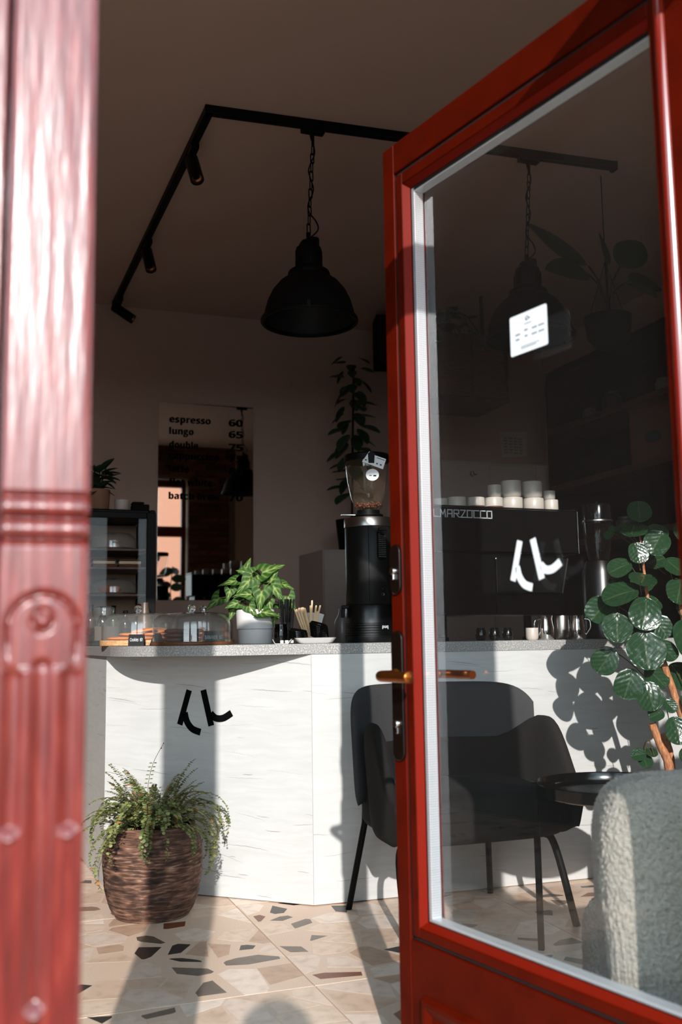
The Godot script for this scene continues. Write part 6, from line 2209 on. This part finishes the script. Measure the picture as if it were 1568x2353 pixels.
# ---------------------------------------------------------------- round-leaved plant behind the glass
func fabian_plant() -> void:
	var t := thing("round_leaf_plant", "tall plant with glossy round dark green leaves in front of the bar", "plant", Vector3(2.318, 0, -2.968), deg_to_rad(-20))
	var pg := Geo.new()
	pg.lathe([Vector2(0, 0), Vector2(0.115, 0), Vector2(0.12, 0.01), Vector2(0.145, 0.33), Vector2(0.135, 0.335), Vector2(0.13, 0.30), Vector2(0, 0.30)], 40)
	part(t, "pot", pg, mat(Color(0.30, 0.28, 0.26), 0.7))
	var bark := tri_map(mat(Color(1, 1, 1), 0.8), Vector3(14, 4, 14))
	bark.albedo_texture = noise_tex(111, 0.03, [[0.0, Color(0.42, 0.24, 0.14)], [0.5, Color(0.66, 0.42, 0.27)], [1.0, Color(0.80, 0.60, 0.44)]], 256)
	var s := 0.00153
	var P := func(px: float, py: float, f := 0.0) -> Vector3: return Vector3((px - 1520) * s, 0.508 + (1760 - py) * s, f)
	for tr in [[[Vector3(0.02, 0.29, 0), P.call(1549, 1705), P.call(1528, 1610), P.call(1504, 1525), P.call(1480, 1420), P.call(1465, 1230)], [0.017, 0.0145, 0.0135, 0.012, 0.007, 0.003]], [[Vector3(-0.03, 0.29, 0.02), P.call(1500, 1765, 0.02), P.call(1484, 1715, 0.02), P.call(1466, 1664, 0.02)], [0.017, 0.016, 0.0145, 0.0135]], [[Vector3(0.0, 0.29, -0.03), P.call(1515, 1745, -0.03), P.call(1500, 1690, -0.03)], [0.014, 0.013, 0.012]], [[Vector3(0.05, 0.29, 0.0), P.call(1570, 1650), P.call(1562, 1500), P.call(1545, 1330)], [0.014, 0.012, 0.009, 0.005]]]:
		var g := Geo.new()
		var pts := curve(tr[0], 24)
		var rad := []
		for i in 25:
			var f: float = i / 24.0 * (tr[1].size() - 1)
			var k := mini(int(f), tr[1].size() - 2)
			rad.append(lerpf(tr[1][k], tr[1][k + 1], f - k) * (1.0 + 0.05 * sin(i * 2.3)))
		g.tube(pts, rad, 14)
		part(t, "trunk", g, bark)
	var lm := leaf_material(0.24, 0.12, 0.4)
	var kinds := []
	for k in 4:
		kinds.append(leaf_mesh(1.0, 1.05, "round", 0.10 + 0.06 * k, 0.12, 30 + k, 30, 24))
	# [x, y, width, height, roll] as seen from the street, then how far forward
	var list := [[1463, 1169, 56, 54, 88, 2], [1442, 1210, 69, 44, 80, 4], [1401, 1212, 20, 18, 150, 1], [1387, 1226, 22, 18, 210, 2], [1505, 1219, 52, 46, 120, 0], [1495, 1248, 62, 58, 240, 4], [1450, 1271, 46, 48, 275, 5], [1405, 1302, 52, 44, 200, 4], [1539, 1303, 52, 42, 300, 3], [1458, 1328, 66, 38, 70, 5], [1408, 1339, 44, 36, 60, 0], [1398, 1361, 76, 50, 190, 6], [1542, 1363, 58, 62, 250, 4], [1361, 1400, 60, 68, 230, 1], [1482, 1387, 48, 44, 40, 2], [1455, 1410, 74, 66, 255, 7], [1388, 1445, 68, 64, 265, 7], [1498, 1445, 54, 54, 300, 3], [1566, 1470, 84, 92, 280, 5], [1369, 1520, 62, 62, 235, 0], [1450, 1497, 88, 84, 270, 8], [1507, 1497, 44, 52, 300, 4], [1409, 1574, 66, 66, 250, 6], [1458, 1599, 60, 62, 285, 6], [1485, 1558, 50, 58, 300, 2], [1511, 1623, 30, 34, 300, 2], [1472, 1641, 34, 28, 200, 4], [1514, 1675, 52, 58, 275, 7], [1422, 1728, 32, 27, 190, 6], [1440, 1742, 24, 36, 270, 5], [1456, 1723, 20, 30, 95, 4], [1537, 1730, 40, 34, 180, 6], [1563, 1700, 42, 40, 330, 5], [1566, 1735, 40, 34, 200, 6], [1556, 1618, 40, 46, 280, 3], [1480, 1330, 60, 56, 80, -6], [1560, 1560, 70, 64, 300, -5], [1590, 1400, 80, 76, 0, 0], [1600, 1300, 76, 70, 20, 2], [1610, 1530, 84, 80, 330, 2], [1580, 1220, 64, 60, 60, 0], [1600, 1640, 70, 66, 320, 2], [1520, 1280, 56, 50, 30, -8]]
	var r := RandomNumberGenerator.new()
	r.seed = 77
	var k := 0
	for l in list:
		var a := deg_to_rad(l[4])
		var len := maxf(l[2], l[3]) * s * 0.98
		var squash := minf(l[2], l[3]) / maxf(l[2], l[3])
		var dir2 := Vector3(cos(a), sin(a), 0)
		# a foreshortened leaf is tipped towards the light instead of squeezed
		var tip := acos(clampf(squash, 0.35, 1.0)) * 0.85
		var nrm := Vector3(r.randf_range(-0.2, 0.1), sin(tip) + 0.18, cos(tip)).normalized()
		var x := (dir2 - nrm * dir2.dot(nrm)).normalized()
		var bs := Basis(x, nrm, x.cross(nrm))
		var c: Vector3 = P.call(l[0], l[1], l[5] * 0.011)
		var base := c - x * len * 0.5
		var o := part(t, "leaf", kinds[k % 4], lm)
		o.transform = Transform3D(bs * Basis.from_scale(Vector3(len, len, len)), base)
		var stemx: Vector3 = P.call(clampf(l[0], 1462, 1560), minf(l[1] + 40, 1700), 0.0)
		var g := Geo.new()
		g.tube(curve([base, base.lerp(stemx, 0.5) + Vector3(0, 0.01, -0.01), stemx], 6), 0.0019, 5, false, false)
		part(t, "petiole", g, mat(Color(0.30, 0.24, 0.12), 0.6))
		k += 1

# ---------------------------------------------------------------- the photographer kneels outside: only the shadow of the head falls into the picture
func field(p: Vector3, bones: Array, k: float) -> float:
	var d := 9.0
	for b in bones:
		var a: Vector3 = b[0]
		var ab: Vector3 = b[1] - a
		var t := clampf((p - a).dot(ab) / maxf(ab.length_squared(), 1e-9), 0.0, 1.0)
		var e := (p - a - ab * t).length() - lerpf(b[2], b[3], t)
		var h := clampf(0.5 + 0.5 * (d - e) / k, 0.0, 1.0)
		d = lerpf(d, e, h) - k * h * (1.0 - h)
	return d
func nets(g: Geo, bones: Array, k: float, cell: float) -> void:
	var lo := Vector3.ONE * 99
	var hi := -lo
	for b in bones:
		for e in 2:
			var rr: Vector3 = Vector3.ONE * (b[2 + e] + cell * 2.5)
			lo = lo.min(b[e] - rr)
			hi = hi.max(b[e] + rr)
	var n := Vector3i(((hi - lo) / cell).ceil()) + Vector3i.ONE
	var val := PackedFloat32Array()
	val.resize(n.x * n.y * n.z)
	for z in n.z:
		for y in n.y:
			for x in n.x:
				val[x + n.x * (y + n.y * z)] = field(lo + Vector3(x, y, z) * cell, bones, k)
	var vert := {}
	var nor := {}
	var stp := [1, n.x, n.x * n.y]
	for z in n.z - 1:
		for y in n.y - 1:
			for x in n.x - 1:
				var at := x + n.x * (y + n.y * z)
				var sum := Vector3()
				var hits := 0
				for ax in 3:
					var i: int = (ax + 1) % 3
					var j: int = (ax + 2) % 3
					for di in 2:
						for dj in 2:
							var o: int = at + di * stp[i] + dj * stp[j]
							var v0 := val[o]
							var v1 := val[o + stp[ax]]
							if (v0 < 0) != (v1 < 0):
								var q := Vector3(x, y, z)
								q[i] += di
								q[j] += dj
								q[ax] += v0 / (v0 - v1)
								sum += q
								hits += 1
				if hits:
					var p := lo + sum / hits * cell
					vert[at] = p
					var e := cell * 0.5
					nor[at] = Vector3(field(p + Vector3(e, 0, 0), bones, k) - field(p - Vector3(e, 0, 0), bones, k), field(p + Vector3(0, e, 0), bones, k) - field(p - Vector3(0, e, 0), bones, k), field(p + Vector3(0, 0, e), bones, k) - field(p - Vector3(0, 0, e), bones, k)).normalized()
	for at in vert:
		for ax in 3:
			var i: int = stp[(ax + 1) % 3]
			var j: int = stp[(ax + 2) % 3]
			if (val[at] < 0) != (val[at + stp[ax]] < 0):
				var q := [at, at - i, at - i - j, at - j]
				if q.all(func(c): return vert.has(c)):
					g.tri(vert[q[0]], vert[q[1]], vert[q[2]], nor[q[0]], nor[q[1]], nor[q[2]])
					g.tri(vert[q[0]], vert[q[2]], vert[q[3]], nor[q[0]], nor[q[2]], nor[q[3]])
func photographer() -> void:
	var t := thing("person", "person in a dark jacket kneeling outside the door, casting the round shadow on the floor", "person", Vector3(-0.04, 0.02, 0.22))
	var skin := mat(Color(0.72, 0.52, 0.42), 0.6)
	var g := Geo.new()
	var hip := Vector3(0, 0.46, 0.30)
	var chest := Vector3(0, 0.78, 0.14)
	var bones := [[hip, chest, 0.135, 0.145], [chest, Vector3(0, 0.90, 0.08), 0.12, 0.07], [Vector3(-0.15, 0.84, 0.12), Vector3(0.15, 0.84, 0.12), 0.065, 0.065],
		[Vector3(-0.10, 0.45, 0.30), Vector3(-0.14, 0.47, -0.02), 0.09, 0.065], [Vector3(-0.14, 0.47, -0.02), Vector3(-0.14, 0.09, 0.06), 0.06, 0.042], [Vector3(-0.14, 0.05, 0.07), Vector3(-0.15, 0.035, -0.08), 0.042, 0.035],
		[Vector3(0.10, 0.45, 0.30), Vector3(0.13, 0.09, 0.12), 0.09, 0.062], [Vector3(0.13, 0.07, 0.12), Vector3(0.12, 0.09, 0.52), 0.06, 0.042], [Vector3(0.12, 0.11, 0.53), Vector3(0.12, 0.035, 0.60), 0.042, 0.035]]
	var arms := []
	for s in [-1.0, 1.0]:
		var sh := Vector3(0.18 * s, 0.83, 0.12)
		var el := Vector3(0.20 * s, 0.66, -0.02)
		var wr := Vector3(0.085 * s + 0.02, 0.86, -0.115)
		bones.append([sh, el, 0.055, 0.044])
		bones.append([el, wr, 0.042, 0.030])
		arms.append([wr, s])
	nets(g, bones, 0.035, 0.02)
	part(t, "clothed_body", g, mat(Color(0.10, 0.11, 0.13), 0.9))
	var h := Geo.new()
	var c := Vector3(0, 1.06, 0.04)
	nets(h, [[c + Vector3(0, 0.03, 0.01), c + Vector3(0, 0.02, -0.01), 0.092, 0.086], [c + Vector3(0, -0.02, -0.035), c + Vector3(0, -0.085, -0.055), 0.062, 0.034], [c + Vector3(0, -0.06, 0.02), c + Vector3(0, -0.17, 0.05), 0.05, 0.055], [c + Vector3(0, -0.005, -0.096), c + Vector3(0, -0.042, -0.116), 0.008, 0.013], [c + Vector3(-0.03, 0.012, -0.086), c + Vector3(-0.022, 0.012, -0.089), 0.012, 0.012], [c + Vector3(0.03, 0.012, -0.086), c + Vector3(0.022, 0.012, -0.089), 0.012, 0.012], [c + Vector3(-0.018, -0.066, -0.094), c + Vector3(0.018, -0.066, -0.094), 0.009, 0.009], [c + Vector3(-0.089, 0.01, 0.0), c + Vector3(-0.092, -0.03, 0.0), 0.014, 0.010], [c + Vector3(0.089, 0.01, 0.0), c + Vector3(0.092, -0.03, 0.0), 0.014, 0.010]], 0.014, 0.008)
	part(t, "head", h, skin)
	var hair := Geo.new()
	nets(hair, [[c + Vector3(0, 0.045, 0.022), c + Vector3(0, 0.03, 0.03), 0.092, 0.094], [c + Vector3(0, 0.0, 0.05), c + Vector3(0, -0.06, 0.06), 0.075, 0.055]], 0.02, 0.01)
	part(t, "hair", hair, mat(Color(0.09, 0.06, 0.045), 0.8))
	for a in arms:
		var wr: Vector3 = a[0]
		var s: float = a[1]
		var hb := [[wr, wr + Vector3(-0.012 * s, 0.045, -0.012), 0.026, 0.034], [wr + Vector3(-0.01 * s, 0.02, 0.0), wr + Vector3(-0.03 * s, 0.05, 0.02), 0.014, 0.010], [wr + Vector3(-0.03 * s, 0.05, 0.02), wr + Vector3(-0.045 * s, 0.072, 0.018), 0.010, 0.009]]
		for k in 4:
			var b := wr + Vector3(0.008 * s, 0.05 + 0.016 * (k - 1.5), -0.03)
			var m := b + Vector3(-0.018 * s, 0.004, -0.030 + 0.003 * absf(k - 1.2))
			var e := m + Vector3(-0.026 * s, 0.0, 0.002 + 0.002 * k)
			hb.append([b, m, 0.0095, 0.009])
			hb.append([m, e, 0.009, 0.008])
		var hg := Geo.new()
		nets(hg, hb, 0.006, 0.006)
		part(t, "hand", hg, skin)
